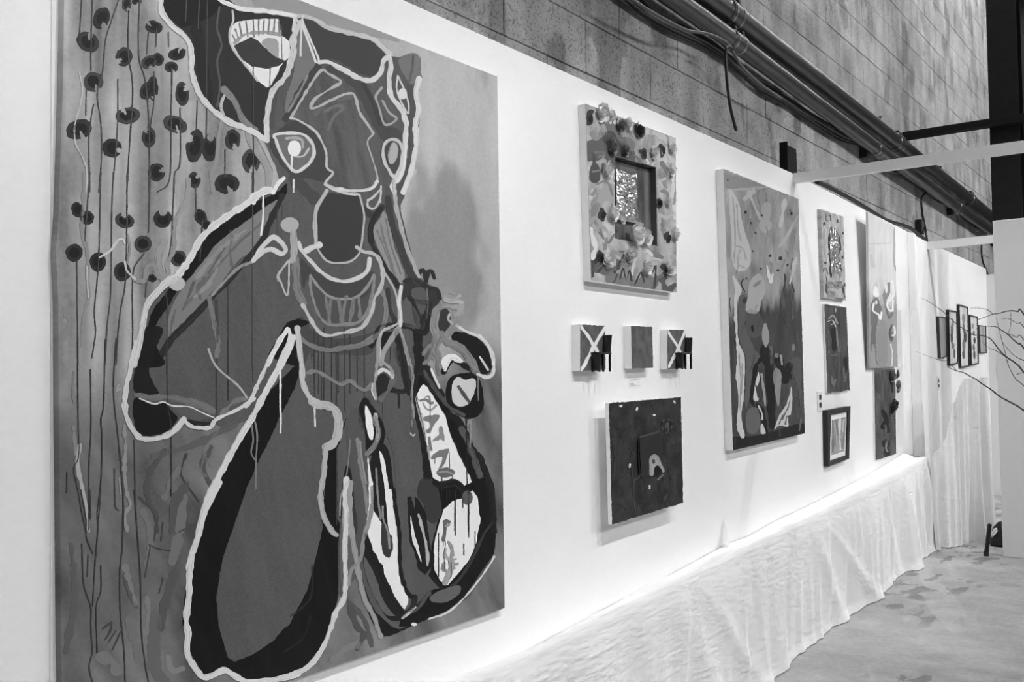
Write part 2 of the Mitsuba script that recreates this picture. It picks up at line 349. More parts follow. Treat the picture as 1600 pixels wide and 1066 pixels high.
# ------------------------------------------------------------------ the large figure painting
BF = D - 0.022
outline = [(102, -141), (777, 119.6), (788.5, 950.4), (99, 1186), (95.5, 1000), (94, 830), (92, 640), (91, 470), (87.5, 395), (92, 330), (96, 200), (99, 90)]
om = [tuple(at(x, y, BF)[[0, 2]]) for x, y in outline]
ux0, uz0 = om[3]; UW, UH = om[1][0] - ux0, om[1][1] - uz0
def big_bg(p, n, uv):
    u, v = (p.x - ux0) / UW, (p.z - uz0) / UH
    brush_ = FB(p.x * 9, p.z * 3.0, octaves=4) - 0.5
    fine = N(p.x * 170, p.z * 170) - 0.5
    wash = FB(p.x * 30, p.z * 2.2 + 5, octaves=3) - 0.5
    diag = FB(p.x * 14 + p.z * 8, p.z * 5 - p.x * 4, octaves=3) - 0.5
    stain = SS(0.5, 0.62, FB(p.x * 7 + 9, p.z * 6, octaves=4))
    left = 0.36 * (1 + 1.1 * wash + 0.9 * brush_ + 0.12 * fine) * (1 - 0.2 * stain)
    low = 0.15 * (1 + 1.5 * diag + 0.5 * brush_ + 0.12 * fine)
    grey_cloud = SS(0.45, 0.62, 0.60 * FB(p.x * 6 + 1, p.z * 4.0, octaves=4) + 0.08 + 0.40 * SS(0.26, 0.02, dr.sqrt(dr.square((u - 0.79) * 1.5) + dr.square(v - 0.66))))
    right = mikit.mix(tone(0.41), tone(0.23), grey_cloud * 0.9).x * (1 + 0.25 * brush_ + 0.10 * fine)
    cut = v + 0.10 * (FB(p.x * 6, p.z * 4) - 0.5) 
    r = SS(0.40, 0.53, cut)
    side = SS(0.62, 0.66, u)
    up = SS(0.38, 0.48, cut)
    lft = left * up + low * (1 - up)
    rgt = right * r + low * (1 - r)
    return tone(lft * (1 - side) + rgt * side)
mat('figure_ground', big_bg, rough=0.55, spec=0.3)
fig = thing('figure_painting', 'very large painting of a horse-like horned figure outlined in white over black and grey', 'painting')
put(fig, panel_body(om, BF, D - 0.001), 'figure_ground')
C = wall_canvas(fig, BF, outline)
def paint(name, v, amp):
    b = lin(v)
    return mat(name, lambda p, n, uv: tone(b * (1 + amp * (FB(p.x * 40 + p.z * 12, p.z * 9, octaves=3) - 0.5) + 0.20 * (N(p.x * 320, p.z * 320) - 0.5))), rough=0.6, spec=0.15)
GREY_BODY, BLACK_BODY, DARK_FACE = paint('body_paint', 86, 0.25), paint('black_paint', 21, 0.8), paint('face_paint', 89, 0.7)
S0 = 1421 / 400
A_, B_, C_, D_, E_, F_, G_, H_ = (60, 0, S0), (400, 0, S0), (60, 270, S0), (400, 270, S0), (60, 530, S0), (400, 530, S0), (60, 766, S0), (400, 766, S0)
def mp(*groups):                       # points given over several views -> photograph pixels
    out = []
    for view, pts in groups:
        out += [(view[0] + a / view[2], view[1] + b / view[2]) for a, b in pts]
    return out
PX = (0, 0, 1)

# broad grounds of the figure
C.see(*PX)
body = mp((B_, [(255, 90), (340, 105), (420, 160), (560, 200), (680, 260), (730, 310), (790, 320), (850, 296), (905, 310), (915, 380), (905, 520), (905, 700), (880, 900), (830, 1066)]),
          (D_, [(800, 200), (870, 480), (900, 580), (1000, 640), (1020, 720), (980, 900), (950, 1066)]),
          (F_, [(960, 150), (1100, 420), (1200, 640), (1330, 900), (1330, 1066)]), (H_, [(1330, 150), (1310, 380), (1180, 600), (900, 730), (700, 820), (560, 480), (450, 600), (300, 960), (0, 1050)]),
          (G_, [(1180, 1060), (1040, 1000), (920, 1040), (810, 900), (810, 560), (900, 120)]), (E_, [(1000, 750), (1200, 400), (1180, 340), (1000, 430), (960, 490), (850, 480), (800, 445), (620, 555), (540, 530), (480, 400), (480, 290), (530, 70)]),
          (C_, [(590, 740), (800, 510), (980, 290), (1230, 105), (1300, 100), (1340, 40)]), (B_, [(40, 760), (60, 600), (90, 500), (190, 350), (210, 100)]))
C.fill(body, 'figure_body', GREY_BODY, 1, smooth=False)
C.see(*A_)
C.fill([(688, -20), (695, 80), (740, 140), (800, 190), (840, 250), (850, 330), (850, 400), (880, 500), (930, 570), (990, 620), (1030, 662), (1150, 700), (1250, 760), (1262, 640), (1290, 500), (1365, 430), (1400, 330), (1425, 250), (1421, 85), (1250, 55), (1120, 45), (1030, -20)], 'horn', 50, 2, smooth=False, label='dark horn shape')
C.fill([(700, -20), (705, 60), (740, 110), (800, 150), (900, 120), (1000, 60), (1020, -20)], 'horn_dark', 34, 3)  # darker paint on the horn
C.line([(870, 120), (900, 300), (940, 560)], 60, 'horn_dark', 42, 3)
C.line([(1005, 40), (990, 150), (1015, 250), (990, 340), (1005, 470), (990, 590)], 12, 'thin_grey_stroke', 86, 4)
# eye in the horn
C.fill([(1065, 150), (1110, 120), (1200, 108), (1330, 105), (1342, 190), (1390, 230), (1398, 310), (1340, 370), (1318, 425), (1290, 472), (1265, 487), (1230, 460), (1190, 410), (1150, 370), (1090, 295), (1060, 235)], 'horn_eye', 224, 4, smooth=False)
C.fill([(1080, 255), (1180, 205), (1215, 225), (1262, 272), (1305, 312), (1370, 340), (1335, 365), (1270, 383), (1185, 370), (1125, 330)], 'horn_pupil', 60, 5, smooth=False)
C.fill([(1236, 240), (1260, 212), (1300, 212), (1328, 235), (1330, 320), (1300, 305), (1262, 270)], 'horn_iris', 158, 5)
for a, b in (((1090, 165), (1110, 215)), ((1112, 130), (1126, 200)), ((1150, 120), (1160, 205)), ((1190, 112), (1195, 205)), ((1222, 112), (1220, 198)), ((1250, 112), (1245, 190)), ((1280, 112), (1272, 190)), ((1310, 112), (1302, 190)), ((1330, 120), (1335, 200)), ((1075, 195), (1095, 235))):
    C.line([a, b], 9, 'lash', 120, 5)
C.line([(1085, 240), (1150, 190), (1260, 180), (1340, 195)], 18, 'lash', 160, 5, 0.6)
C.line([(1075, 60), (1080, 110), (1060, 180), (1070, 260), (1150, 365), (1215, 450)], 12, 'white_outline', 190, 5)
C.line([(1420, 90), (1415, 230), (1400, 330), (1360, 440), (1300, 500), (1265, 640), (1265, 760)], 26, 'white_outline', 205, 6, 0.4)
C.line([(680, -20), (680, 60), (735, 140), (800, 190), (838, 250), (848, 330), (850, 400), (885, 510), (935, 580), (1000, 640), (1060, 680), (1150, 715), (1200, 740), (1250, 770)], 30, 'white_outline', 206, 6, 0.22)
C.line([(1030, 655), (1010, 590), (1030, 530)], 16, 'white_outline', 180, 6)
C.line([(1030, 500), (1090, 570), (1130, 660), (1200, 720)], 34, 'grey_outline', 128, 5)
C.line([(1020, 670), (1000, 760), (985, 900), (960, 960), (965, 1060)], 22, 'grey_outline', 140, 4)
C.line([(1160, 740), (1170, 790), (1210, 850), (1260, 930), (1275, 1040)], 24, 'grey_outline', 150, 4)
C.line([(1220, 740), (1240, 800), (1290, 900), (1310, 960), (1290, 1066)], 22, 'grey_outline', 170, 4)
C.line([(1000, -5), (1060, 25), (1120, 50), (1250, 60), (1421, 88)], 22, 'white_outline', 225, 6)
C.see(*B_)
C.line([(-10, 60), (100, 68), (205, 88), (270, 92), (330, 112), (380, 145), (430, 162), (540, 190), (640, 215), (700, 265), (740, 300)], 24, 'white_outline', 190, 5, 0.4)
C.fill([(0, -140), (215, -60), (500, 85), (680, 150), (800, 230), (690, 210), (560, 180), (430, 158), (330, 108), (200, 70), (0, 45)], 'grey_corner', 150, 1)
# the head
C.fill([(258, 105), (330, 118), (420, 168), (560, 205), (640, 222), (700, 272), (712, 320), (690, 395), (640, 425), (570, 405), (480, 350), (410, 330), (352, 342), (300, 230)], 'hair', 66, 2)
C.fill([(250, 130), (335, 345), (262, 460), (222, 560), (170, 640), (162, 560), (205, 420), (215, 300), (232, 180)], 'head_side', 116, 2)
C.line([(345, 370), (262, 480), (205, 590), (165, 660)], 40, 'dark_stroke', 66, 3)
C.line([(120, 470), (90, 600), (85, 700)], 34, 'dark_stroke', 78, 3)
C.line([(420, 380), (520, 420), (600, 520), (660, 640), (720, 740)], 70, 'dark_stroke', 72, 2)
C.fill([(190, 655), (345, 415), (470, 460), (300, 600), (520, 520), (560, 560), (590, 660), (650, 740), (615, 790), (650, 890), (670, 1000), (640, 1045), (520, 1060), (430, 1045), (380, 1020), (420, 965), (390, 930), (390, 840), (340, 740), (270, 680)], 'face', DARK_FACE, 3, smooth=False)
C.line([(380, 620), (440, 590), (480, 600), (430, 650), (400, 720)], 16, 'face_smoke', 106, 4, 0.5)
C.line([(330, 630), (400, 560), (520, 540)], 26, 'face_smoke', 98, 4, 0.5)
C.fill([(100, 745), (200, 672), (270, 690), (340, 760), (382, 860), (392, 930), (425, 960), (380, 1010), (300, 990), (200, 970), (120, 890), (75, 800)], 'eye_surround', 68, 4)
C.fill([(100, 755), (200, 742), (270, 752), (315, 800), (320, 860), (290, 910), (230, 955), (190, 935), (150, 880), (118, 820)], 'eye', 108, 5)
C.line([(98, 765), (105, 745), (200, 740), (270, 752), (312, 800), (320, 850), (290, 910), (230, 952), (190, 935), (150, 880), (122, 820), (105, 765)], 17, 'eye_outline', 205, 6)
C.line([(165, 770), (200, 765), (250, 775), (258, 820)], 16, 'eye_outline', 165, 6)
C.line([(215, 870), (260, 868), (292, 825)], 10, 'eye_outline', 190, 6)
C.spot(210, 825, 37, 44, 'pupil', 226, 7)
C.line([(196, 870), (194, 945)], 9, 'drip', 220, 7)
C.line([(205, 1000), (205, 1066)], 10, 'drip', 215, 7)
C.fill([(700, 800), (745, 712), (800, 730), (818, 820), (800, 930), (770, 1000), (715, 930), (690, 860)], 'eye_surround', 72, 4)
C.line([(765, 990), (720, 920), (703, 860), (707, 810), (740, 776), (782, 782), (808, 815), (810, 870), (798, 930), (770, 985)], 18, 'eye_outline', 190, 6)
C.spot(757, 852, 28, 62, 'pupil', 166, 6, rot=8)
C.line([(735, 930), (728, 870), (745, 800)], 10, 'dark_stroke', 60, 6)
C.line([(350, 345), (400, 345), (470, 382), (540, 420), (600, 445), (650, 443), (692, 400), (708, 335), (738, 320), (745, 380), (735, 450), (750, 540), (800, 600), (830, 690), (826, 800), (815, 920), (790, 990), (755, 1030), (765, 1066)], 26, 'white_outline', 208, 6, 0.3)
C.line([(190, 655), (345, 405), (400, 410), (440, 432), (470, 458), (400, 500), (330, 545), (300, 600), (340, 595), (430, 550), (520, 516), (550, 545), (570, 620), (610, 680), (650, 742)], 14, 'thin_outline', 172, 5, 0.4)
C.line([(650, 742), (617, 790), (640, 870), (665, 950), (672, 1005), (640, 1045), (590, 1058), (445, 1050)], 10, 'thin_outline', 165, 5, 0.4)
C.line([(190, 655), (240, 672), (330, 735), (385, 840), (392, 930), (425, 962), (382, 1018), (450, 1050)], 12, 'thin_outline', 185, 6, 0.4)
C.line([(250, 130), (330, 345)], 12, 'white_outline', 215, 6, 0.2, smooth=False)
C.line([(258, 88), (262, 130), (335, 300), (348, 345)], 10, 'white_outline', 212, 6)
C.line([(208, 88), (208, 190)], 8, 'white_outline', 212, 6)
C.line([(222, 110), (245, 150), (248, 200), (245, 310)], 11, 'white_outline', 205, 6)
C.line([(245, 120), (225, 170), (195, 230), (210, 300), (165, 420), (105, 490), (75, 560), (60, 660), (60, 780)], 26, 'white_outline', 200, 6, 0.35)
C.line([(280, 420), (255, 480), (210, 560), (175, 620)], 14, 'thin_outline', 130, 5)
C.line([(695, 490), (662, 535), (682, 600), (715, 692), (780, 660), (735, 625), (700, 560)], 12, 'thin_outline', 158, 5)
C.line([(600, 470), (650, 580), (690, 690)], 20, 'dark_stroke', 62, 4)
C.fill([(790, 330), (862, 294), (902, 310), (916, 345), (910, 395), (918, 440), (860, 470), (835, 440), (800, 385)], 'ear_tuft', 112, 4)
C.line([(870, 310), (865, 380), (850, 450)], 14, 'ear_tuft', 96, 5)
C.line([(785, 420), (778, 490), (800, 560), (842, 632), (845, 580), (825, 510), (787, 425)], 9, 'thin_outline', 198, 6)
C.spot(812, 522, 24, 30, 'pupil', 212, 6)
C.line([(855, 480), (868, 600), (860, 700), (868, 850), (830, 1000), (800, 1066)], 34, 'dark_stroke', 78, 4)
C.line([(900, 440), (885, 520), (902, 600), (882, 690), (888, 780), (870, 900), (840, 1010), (815, 1066)], 30, 'white_outline', 206, 6, 0.3)
C.line([(770, 330), (775, 420), (770, 520), (830, 640)], 30, 'dark_stroke', 84, 3)

# snout, collar and necklace
C.see(*D_)
C.line([(210, 30), (330, 150)], 60, 'dark_stroke', 72, 3)
C.fill([(400, 112), (480, 124), (570, 125), (592, 200), (592, 300), (580, 385), (568, 440), (520, 480), (450, 496), (400, 486), (360, 440), (340, 385), (330, 300), (332, 200), (362, 140)], 'muzzle', 58, 4)
C.line([(392, 100), (360, 150), (332, 205), (325, 290), (330, 390)], 22, 'white_outline', 178, 6)
C.line([(572, 125), (590, 190), (598, 250), (590, 330), (582, 400), (570, 448), (530, 490), (470, 504), (400, 495), (352, 445), (338, 415)], 11, 'thin_outline', 172, 6)
C.line([(380, 65), (430, 95), (500, 115), (570, 122)], 12, 'white_outline', 190, 6)
C.line([(445, 92), (560, 102), (640, 85), (670, 50)], 16, 'white_outline', 205, 6, 0.4)
C.line([(620, 155), (650, 135), (690, 95), (685, 150), (655, 200), (620, 190), (618, 150)], 11, 'white_outline', 185, 6)
C.line([(692, 75), (688, 165)], 9, 'white_outline', 195, 6)
C.line([(600, 200), (650, 240), (700, 190)], 36, 'dark_stroke', 58, 4)
C.fill([(245, 480), (300, 525), (400, 592), (520, 612), (620, 555), (655, 560), (640, 640), (600, 690), (500, 705), (420, 692), (340, 632), (292, 570), (260, 640)], 'collar_dark', 66, 3)  # dark paint between collar and mouth
C.fill([(280, 560), (320, 740), (390, 845), (560, 835), (620, 780), (655, 600), (600, 690), (500, 705), (420, 695), (340, 640)], 'mouth', 76, 3)
C.line([(236, 385), (250, 430), (300, 490), (345, 540), (400, 580), (460, 600), (520, 600), (580, 578), (618, 540), (628, 480)], 21, 'collar', 200, 6)
C.line([(275, 432), (320, 410), (348, 400)], 32, 'collar', 205, 6)
C.line([(555, 412), (600, 442), (640, 445), (682, 485), (702, 560), (690, 640), (655, 700), (640, 770), (600, 845), (550, 875), (480, 890), (400, 902), (350, 885), (305, 820), (258, 735)], 20, 'collar', 182, 6, 0.35)
C.line([(300, 570), (350, 640), (400, 685), (480, 702), (550, 692), (612, 640), (652, 565)], 14, 'necklace', 140, 5, 0.4)
C.line([(300, 575), (302, 640), (322, 730), (352, 800), (400, 842), (480, 845), (560, 832), (612, 780), (640, 690), (655, 575)], 17, 'necklace', 130, 5, 0.4)
for a, b in (((385, 690), (405, 830)), ((415, 700), (400, 820)), ((455, 700), (480, 830)), ((500, 690), (470, 820)), ((540, 700), (520, 820)), ((570, 690), (575, 815))):
    C.line([a, b], 18, 'tooth', 118, 5, 0.4)
C.line([(250, 918), (310, 960), (370, 985), (480, 975), (560, 962), (620, 932), (682, 890), (720, 790), (712, 700), (690, 650)], 22, 'necklace', 122, 5, 0.4)
C.fill([(240, 800), (330, 890), (450, 920), (640, 890), (690, 840), (640, 1000), (500, 1010), (330, 1000), (300, 1066), (250, 1066)], 'chest_dark', 70, 2)  # dark paint across the chest
C.spot(185, 290, 50, 42, 'antenna', 168, 6)
C.line([(205, 320), (210, 420), (200, 485)], 36, 'antenna', 165, 6)
C.line([(175, 490), (120, 568), (122, 600)], 14, 'antenna', 176, 6)
C.line([(182, 490), (172, 680), (122, 575)], 10, 'antenna', 176, 6)
C.line([(222, 480), (218, 560), (228, 660), (262, 720)], 40, 'antenna', 122, 5, 0.3)
# arm on the right
C.fill([(710, 212), (742, 300), (762, 400), (800, 500), (826, 580), (792, 615), (742, 560), (700, 465), (660, 380), (648, 310), (682, 260)], 'forearm', 138, 4)
for q in ([(690, 280), (710, 380), (760, 520)], [(720, 260), (740, 380), (800, 560)], [(670, 320), (730, 470), (770, 570)]):
    C.line(q, 10, 'forearm_streak', 112, 5, 0.5)
C.line([(690, 200), (640, 290), (642, 390), (700, 500), (760, 590), (805, 650)], 30, 'black_outline', 42, 5)
C.line([(730, 140), (752, 280), (795, 390), (825, 480), (865, 570), (900, 610)], 36, 'black_outline', 60, 5)
C.line([(760, 50), (770, 150), (792, 260), (822, 380), (868, 500), (902, 578)], 22, 'grey_outline', 168, 6)
C.line([(880, -10), (850, 80), (810, 190)], 22, 'grey_outline', 172, 6)
C.line([(705, 545), (762, 640), (788, 740), (790, 830)], 12, 'thin_outline', 168, 6)
C.line([(805, 632), (792, 715), (802, 800), (800, 850)], 18, 'white_outline', 206, 7)
C.fill([(830, 600), (900, 590), (960, 630), (1020, 690), (960, 800), (930, 900), (880, 880), (860, 740), (810, 700)], 'claw', 52, 3)
for q in ([(900, 600), (908, 552), (930, 545), (940, 590)], [(945, 605), (955, 552), (975, 548), (990, 585)], [(960, 640), (1000, 648), (1020, 700)], [(820, 600), (860, 590), (960, 640)]):
    C.line(q, 20, 'claw_finger', 44, 5)
C.line([(945, 640), (952, 720), (945, 810)], 8, 'thin_outline', 110, 5)
C.fill([(860, 650), (930, 640), (945, 720), (920, 790), (880, 720)], 'claw_palm', 84, 5)
C.line([(850, 700), (900, 720), (960, 730), (930, 800), (900, 850), (870, 720)], 26, 'black_outline', 40, 5)
C.fill([(830, 690), (810, 830), (900, 870), (900, 800)], 'claw_palm', 88, 5)
C.line([(640, 960), (680, 870), (740, 850), (840, 850), (900, 880), (940, 880), (960, 800)], 30, 'black_outline', 34, 5)
C.line([(730, 650), (740, 760), (780, 830)], 26, 'black_outline', 56, 4)
C.fill([(680, 900), (760, 880), (790, 840), (740, 960), (690, 1010)], 'black_patch', 28, 4)
C.line([(800, 830), (760, 850), (700, 880), (682, 940), (688, 1000), (670, 1066)], 16, 'white_outline', 182, 6)
C.line([(790, 860), (740, 940), (705, 1000), (690, 1066)], 26, 'grey_outline', 152, 6)
C.line([(798, 870), (820, 960), (850, 1066)], 18, 'grey_outline', 158, 6)
C.line([(780, 980), (800, 1066)], 40, 'black_outline', 40, 5)
C.line([(900, 900), (905, 1066)], 44, 'black_outline', 34, 5)
# wool and fist
C.fill([(1100, 880), (1180, 905), (1270, 965), (1312, 1066), (1280, 1110), (1190, 1090), (1160, 1010), (1090, 940)], 'fist', 24, 4)
C.see(600, 430, 5.61)
C.fill([(505, 300), (560, 305), (582, 380), (560, 470), (520, 512), (478, 450), (488, 360)], 'wool_hole', 54, 4)
for q, w, v in (([(500, 520), (450, 600), (440, 680), (480, 740)], 80, 124), ([(515, 265), (455, 310), (430, 400), (432, 480), (470, 560)], 56, 132), ([(540, 540), (590, 480), (640, 420)], 50, 134), ([(520, 270), (590, 285), (640, 300)], 18, 150),
                ([(530, 215), (600, 225), (650, 195), (660, 180)], 34, 164), ([(600, 290), (680, 280), (650, 340)], 40, 158), ([(620, 230), (680, 240)], 30, 176), ([(570, 345), (560, 390), (600, 430)], 26, 166), ([(620, 350), (690, 330)], 26, 150), ([(520, 200), (560, 150), (600, 160)], 22, 150),
                ([(545, 600), (640, 615), (720, 690), (790, 830)], 52, 132), ([(400, 625), (340, 690)], 34, 126), ([(410, 720), (345, 775)], 34, 122), ([(470, 730), (462, 800), (482, 870)], 26, 118), ([(445, 400), (440, 470), (470, 540)], 14, 150), ([(450, 600), (420, 680), (440, 760)], 14, 150), ([(560, 610), (650, 650), (720, 740)], 12, 112)):
    C.line(q, w, 'wool_stroke', v, 6, 0.35)
C.see(*D_)
C.line([(1110, 845), (1160, 880), (1230, 910), (1290, 970), (1315, 1066)], 16, 'white_outline', 205, 6)

# the arm on the left
C.see(*C_)
C.fill([(1370, 70), (1250, 330), (1200, 430), (1100, 540), (960, 690), (820, 830), (710, 920), (700, 1010), (640, 1200), (690, 1260), (1030, 1420), (1220, 1350), (1340, 1090), (1421, 900), (1421, 100)], 'arm', GREY_BODY, 2, smooth=False)
C.fill([(1375, 60), (1320, 110), (1200, 165), (1080, 235), (960, 320), (880, 440), (800, 520), (720, 650), (630, 770), (595, 900), (545, 1066), (700, 1066), (640, 940), (650, 850), (720, 740), (780, 640), (860, 560), (930, 470), (1000, 390), (1150, 275), (1290, 190), (1370, 130)], 'arm_black', BLACK_BODY, 3, label='black band inside the arm')  # band of black paint along the arm
C.fill([(1330, 150), (1250, 330), (1200, 420), (1100, 495), (990, 640), (900, 740), (800, 850), (722, 910), (710, 850), (742, 740), (785, 660), (850, 570), (930, 470), (1000, 385), (1150, 270)], 'forearm', 122, 4)
for q, w, v in (([(1250, 270), (1100, 400), (960, 560), (800, 760)], 14, 104), ([(1150, 320), (1000, 430), (880, 580)], 20, 140), ([(1080, 350), (1060, 430), (1075, 520)], 10, 96), ([(920, 590), (880, 640), (900, 700)], 16, 100), ([(1000, 500), (940, 620), (860, 690)], 18, 142), ([(860, 610), (830, 690), (800, 760)], 12, 92), ([(760, 760), (740, 830), (730, 900)], 10, 100), ([(1030, 420), (940, 560)], 10, 96)):
    C.line(q, w, 'forearm_streak', v, 5, 0.6)
C.line([(1350, 130), (1290, 260), (1230, 390), (1100, 545), (960, 690), (830, 830), (740, 920), (690, 1000)], 34, 'black_outline', 44, 5)
C.line([(1360, 30), (1320, 70), (1300, 110)], 22, 'white_outline', 228, 7)
C.line([(1280, 95), (1220, 120), (1150, 175), (1070, 225), (980, 290), (905, 360), (870, 420), (830, 490), (780, 560), (740, 600)], 36, 'white_outline', 212, 7, 0.3)
C.line([(730, 590), (680, 640), (600, 740), (575, 850), (555, 960), (530, 1066)], 34, 'white_outline', 205, 7, 0.2)
C.line([(1244, 110), (1245, 240), (1232, 345)], 10, 'drip', 222, 7)
C.line([(1190, 150), (1192, 165)], 22, 'white_outline', 215, 7)
C.line([(1195, 480), (1235, 420), (1280, 370), (1310, 358), (1355, 400), (1370, 430), (1345, 452), (1285, 425), (1230, 450), (1190, 490)], 24, 'white_outline', 200, 7)
C.line([(1190, 495), (1120, 520), (1060, 570), (960, 680)], 16, 'grey_outline', 142, 6)
C.line([(945, 700), (975, 840), (995, 950), (985, 1020)], 26, 'grey_outline', 118, 6)
C.line([(985, 710), (990, 940)], 16, 'grey_outline', 70, 6)
C.line([(830, 40), (825, 150), (770, 240), (752, 330), (755, 400), (735, 460), (715, 500), (720, 570), (700, 620)], 26, 'squiggle', 150, 5, 0.3)
C.line([(700, 385), (665, 470), (680, 560), (700, 600)], 42, 'squiggle', 150, 5, 0.25)
C.line([(530, 588), (585, 600), (600, 530), (635, 515), (660, 570), (700, 590)], 34, 'squiggle', 140, 5, 0.25)
C.spot(765, 615, 46, 40, 'squiggle', 182, 7)
C.line([(478, 495), (488, 545), (535, 590)], 12, 'squiggle', 195, 6)
C.line([(340, 470), (400, 430), (440, 375), (470, 372), (478, 395)], 12, 'squiggle', 205, 6, 0.4)
C.line([(255, 0), (248, 200), (240, 330), (270, 440), (272, 600), (280, 690), (255, 780), (240, 960)], 20, 'pale_streak', 140, 3, 0.35)
C.line([(268, 520), (272, 640), (276, 690)], 8, 'pale_streak', 190, 4)
C.line([(495, 350), (505, 420), (492, 500)], 16, 'pale_streak', 138, 4)
C.see(*A_)
C.line([(225, 400), (243, 500), (225, 600), (200, 700), (205, 800), (245, 880), (268, 960), (262, 1066)], 9, 'pale_streak', 185, 4, 0.4)
C.see(*C_)
C.line([(150, 760), (170, 840), (135, 920)], 30, 'pale_streak', 134, 2, 0.5)

# hand end of that arm and the leg
C.see(*E_)
C.fill([(540, 300), (530, 200), (565, 60), (590, -60), (690, -60), (655, 40), (632, 110), (612, 185), (640, 250), (662, 312)], 'arm_black', 30, 3)  # black paint carried on down the arm
C.fill([(530, 330), (640, 362), (700, 348), (738, 400), (772, 440), (722, 505), (640, 535), (580, 535), (535, 480)], 'hand_black', 24, 4)  # black paint on the hand
C.line([(535, 310), (620, 325), (700, 320), (800, 340), (900, 370), (970, 400)], 34, 'grey_outline', 112, 5, 0.5)
C.line([(560, 330), (640, 360), (690, 348), (740, 370), (830, 375), (900, 405), (970, 435)], 8, 'white_outline', 208, 6, 0.4)
C.line([(800, 445), (870, 470), (960, 455)], 30, 'black_outline', 36, 5)
C.fill([(740, 380), (830, 375), (900, 402), (965, 435), (950, 462), (850, 450), (790, 430)], 'hand', 88, 5)
C.line([(540, 20), (510, 160), (482, 280), (478, 390), (510, 480), (555, 545), (620, 555), (700, 540), (755, 505), (805, 445)], 28, 'white_outline', 205, 7, 0.25)
C.line([(805, 445), (850, 485), (950, 492), (985, 445), (1090, 400), (1150, 360), (1195, 330)], 20, 'white_outline', 208, 7, 0.3)
C.line([(1020, 420), (1080, 350), (1150, 330)], 24, 'grey_outline', 120, 5, 0.5)
C.line([(942, 55), (965, 120), (1000, 170), (1080, 235), (1120, 275), (1155, 325)], 11, 'thin_outline', 170, 6)
C.line([(440, 255), (432, 285), (450, 275)], 14, 'squiggle', 160, 5)
C.line([(195, 180), (190, 300), (198, 350)], 14, 'pale_streak', 128, 3, 0.4)
C.line([(195, 490), (205, 640)], 18, 'pale_streak', 132, 3, 0.4)
C.line([(230, 590), (215, 680), (235, 800), (262, 920), (275, 1066)], 20, 'pale_streak', 168, 4, 0.4)
C.line([(475, 480), (480, 600), (475, 720), (490, 850), (510, 920), (478, 980), (490, 1066)], 20, 'pale_streak', 138, 4, 0.5)
C.line([(445, 770), (455, 860)], 8, 'pale_streak', 140, 4)
for q, w, v in (([(1090, 470), (960, 540), (830, 600), (640, 650)], 34, 92), ([(820, 640), (790, 740), (830, 820), (890, 900)], 12, 66), ([(960, 600), (910, 700), (960, 820)], 26, 82), ([(700, 620), (620, 740), (600, 860), (660, 980)], 26, 80), ([(830, 800), (760, 900), (740, 1066)], 40, 84), ([(940, 600), (900, 720), (930, 760)], 14, 118), ([(560, 880), (640, 960), (660, 1066)], 14, 74), ([(1000, 500), (920, 620), (960, 700)], 16, 116), ([(700, 880), (740, 780), (780, 720)], 26, 112)):
    C.line(q, w, 'ground_brushmark', v, 2, 0.5)
C.see(*PX)
leg = mp((E_, [(1421, 150), (1240, 330), (1170, 450), (1010, 750), (890, 1066)]), (G_, [(870, 280), (830, 400), (815, 560), (800, 740), (840, 900), (920, 1030), (1040, 1000), (1150, 1066), (1300, 1050)]),
         (H_, [(0, 1040), (110, 1050), (270, 985), (365, 860), (425, 700), (455, 600), (455, 300), (470, 200)]), (F_, [(450, 1000), (450, 620), (500, 440), (520, 400), (440, 560), (380, 620), (380, 900), (300, 340), (260, 200), (245, 60), (230, -60)]), (D_, [(310, 830), (230, 810), (170, 830), (60, 1020)]))
C.fill(leg, 'leg_black', BLACK_BODY, 3, smooth=False, label='black painted area of the leg')  # black paint around the grey inside of the leg
inner = mp((F_, [(300, 60), (240, 200), (190, 320), (130, 430), (60, 590), (0, 700)]), (G_, [(1150, 0), (1090, 180), (1020, 380), (985, 600), (1000, 760), (1050, 930), (1085, 952), (1190, 912), (1310, 830), (1421, 690)]),
           (H_, [(0, 870), (180, 750), (285, 550), (340, 330), (368, 205)]), (F_, [(365, 1020), (350, 880), (362, 740), (372, 600), (420, 590), (452, 500), (430, 420), (380, 370), (330, 370)]))
C.fill(inner, 'leg', GREY_BODY, 4, smooth=False, label='smooth grey inside of the leg')
C.see(*E_)
C.line([(1410, -10), (1385, 60), (1310, 200), (1240, 330), (1190, 430), (1120, 540), (1060, 650), (1000, 760), (940, 880), (905, 1000), (885, 1066)], 34, 'white_outline', 212, 7, 0.2)
C.line([(1345, -10), (1290, 90), (1230, 220), (1180, 330), (1150, 375)], 20, 'white_outline', 205, 7, 0.3)
C.line([(1340, 160), (1342, 520)], 10, 'drip', 222, 7)
C.line([(1180, 480), (1190, 560), (1178, 630), (1205, 680)], 10, 'thin_outline', 112, 7)
C.line([(1200, 460), (1212, 540), (1205, 680), (1203, 830)], 9, 'thin_outline', 120, 7)
C.see(*D_)
C.line([(172, 870), (120, 950), (60, 1066)], 24, 'white_outline', 222, 7)
C.line([(180, 870), (185, 920), (150, 1000), (120, 1066)], 20, 'white_outline', 214, 7)
C.see(*G_)
C.line([(1000, -40), (960, 40), (915, 130), (880, 270), (845, 380), (835, 480), (832, 600), (815, 720), (828, 800), (825, 900), (870, 990), (915, 1040), (980, 1020), (1035, 1000), (1085, 1030), (1150, 1066)], 34, 'white_outline', 210, 7, 0.2)
C.line([(1160, 1066), (1260, 1062), (1340, 1045), (1440, 1020)], 34, 'white_outline', 215, 7, 0.2)
C.see(*H_)
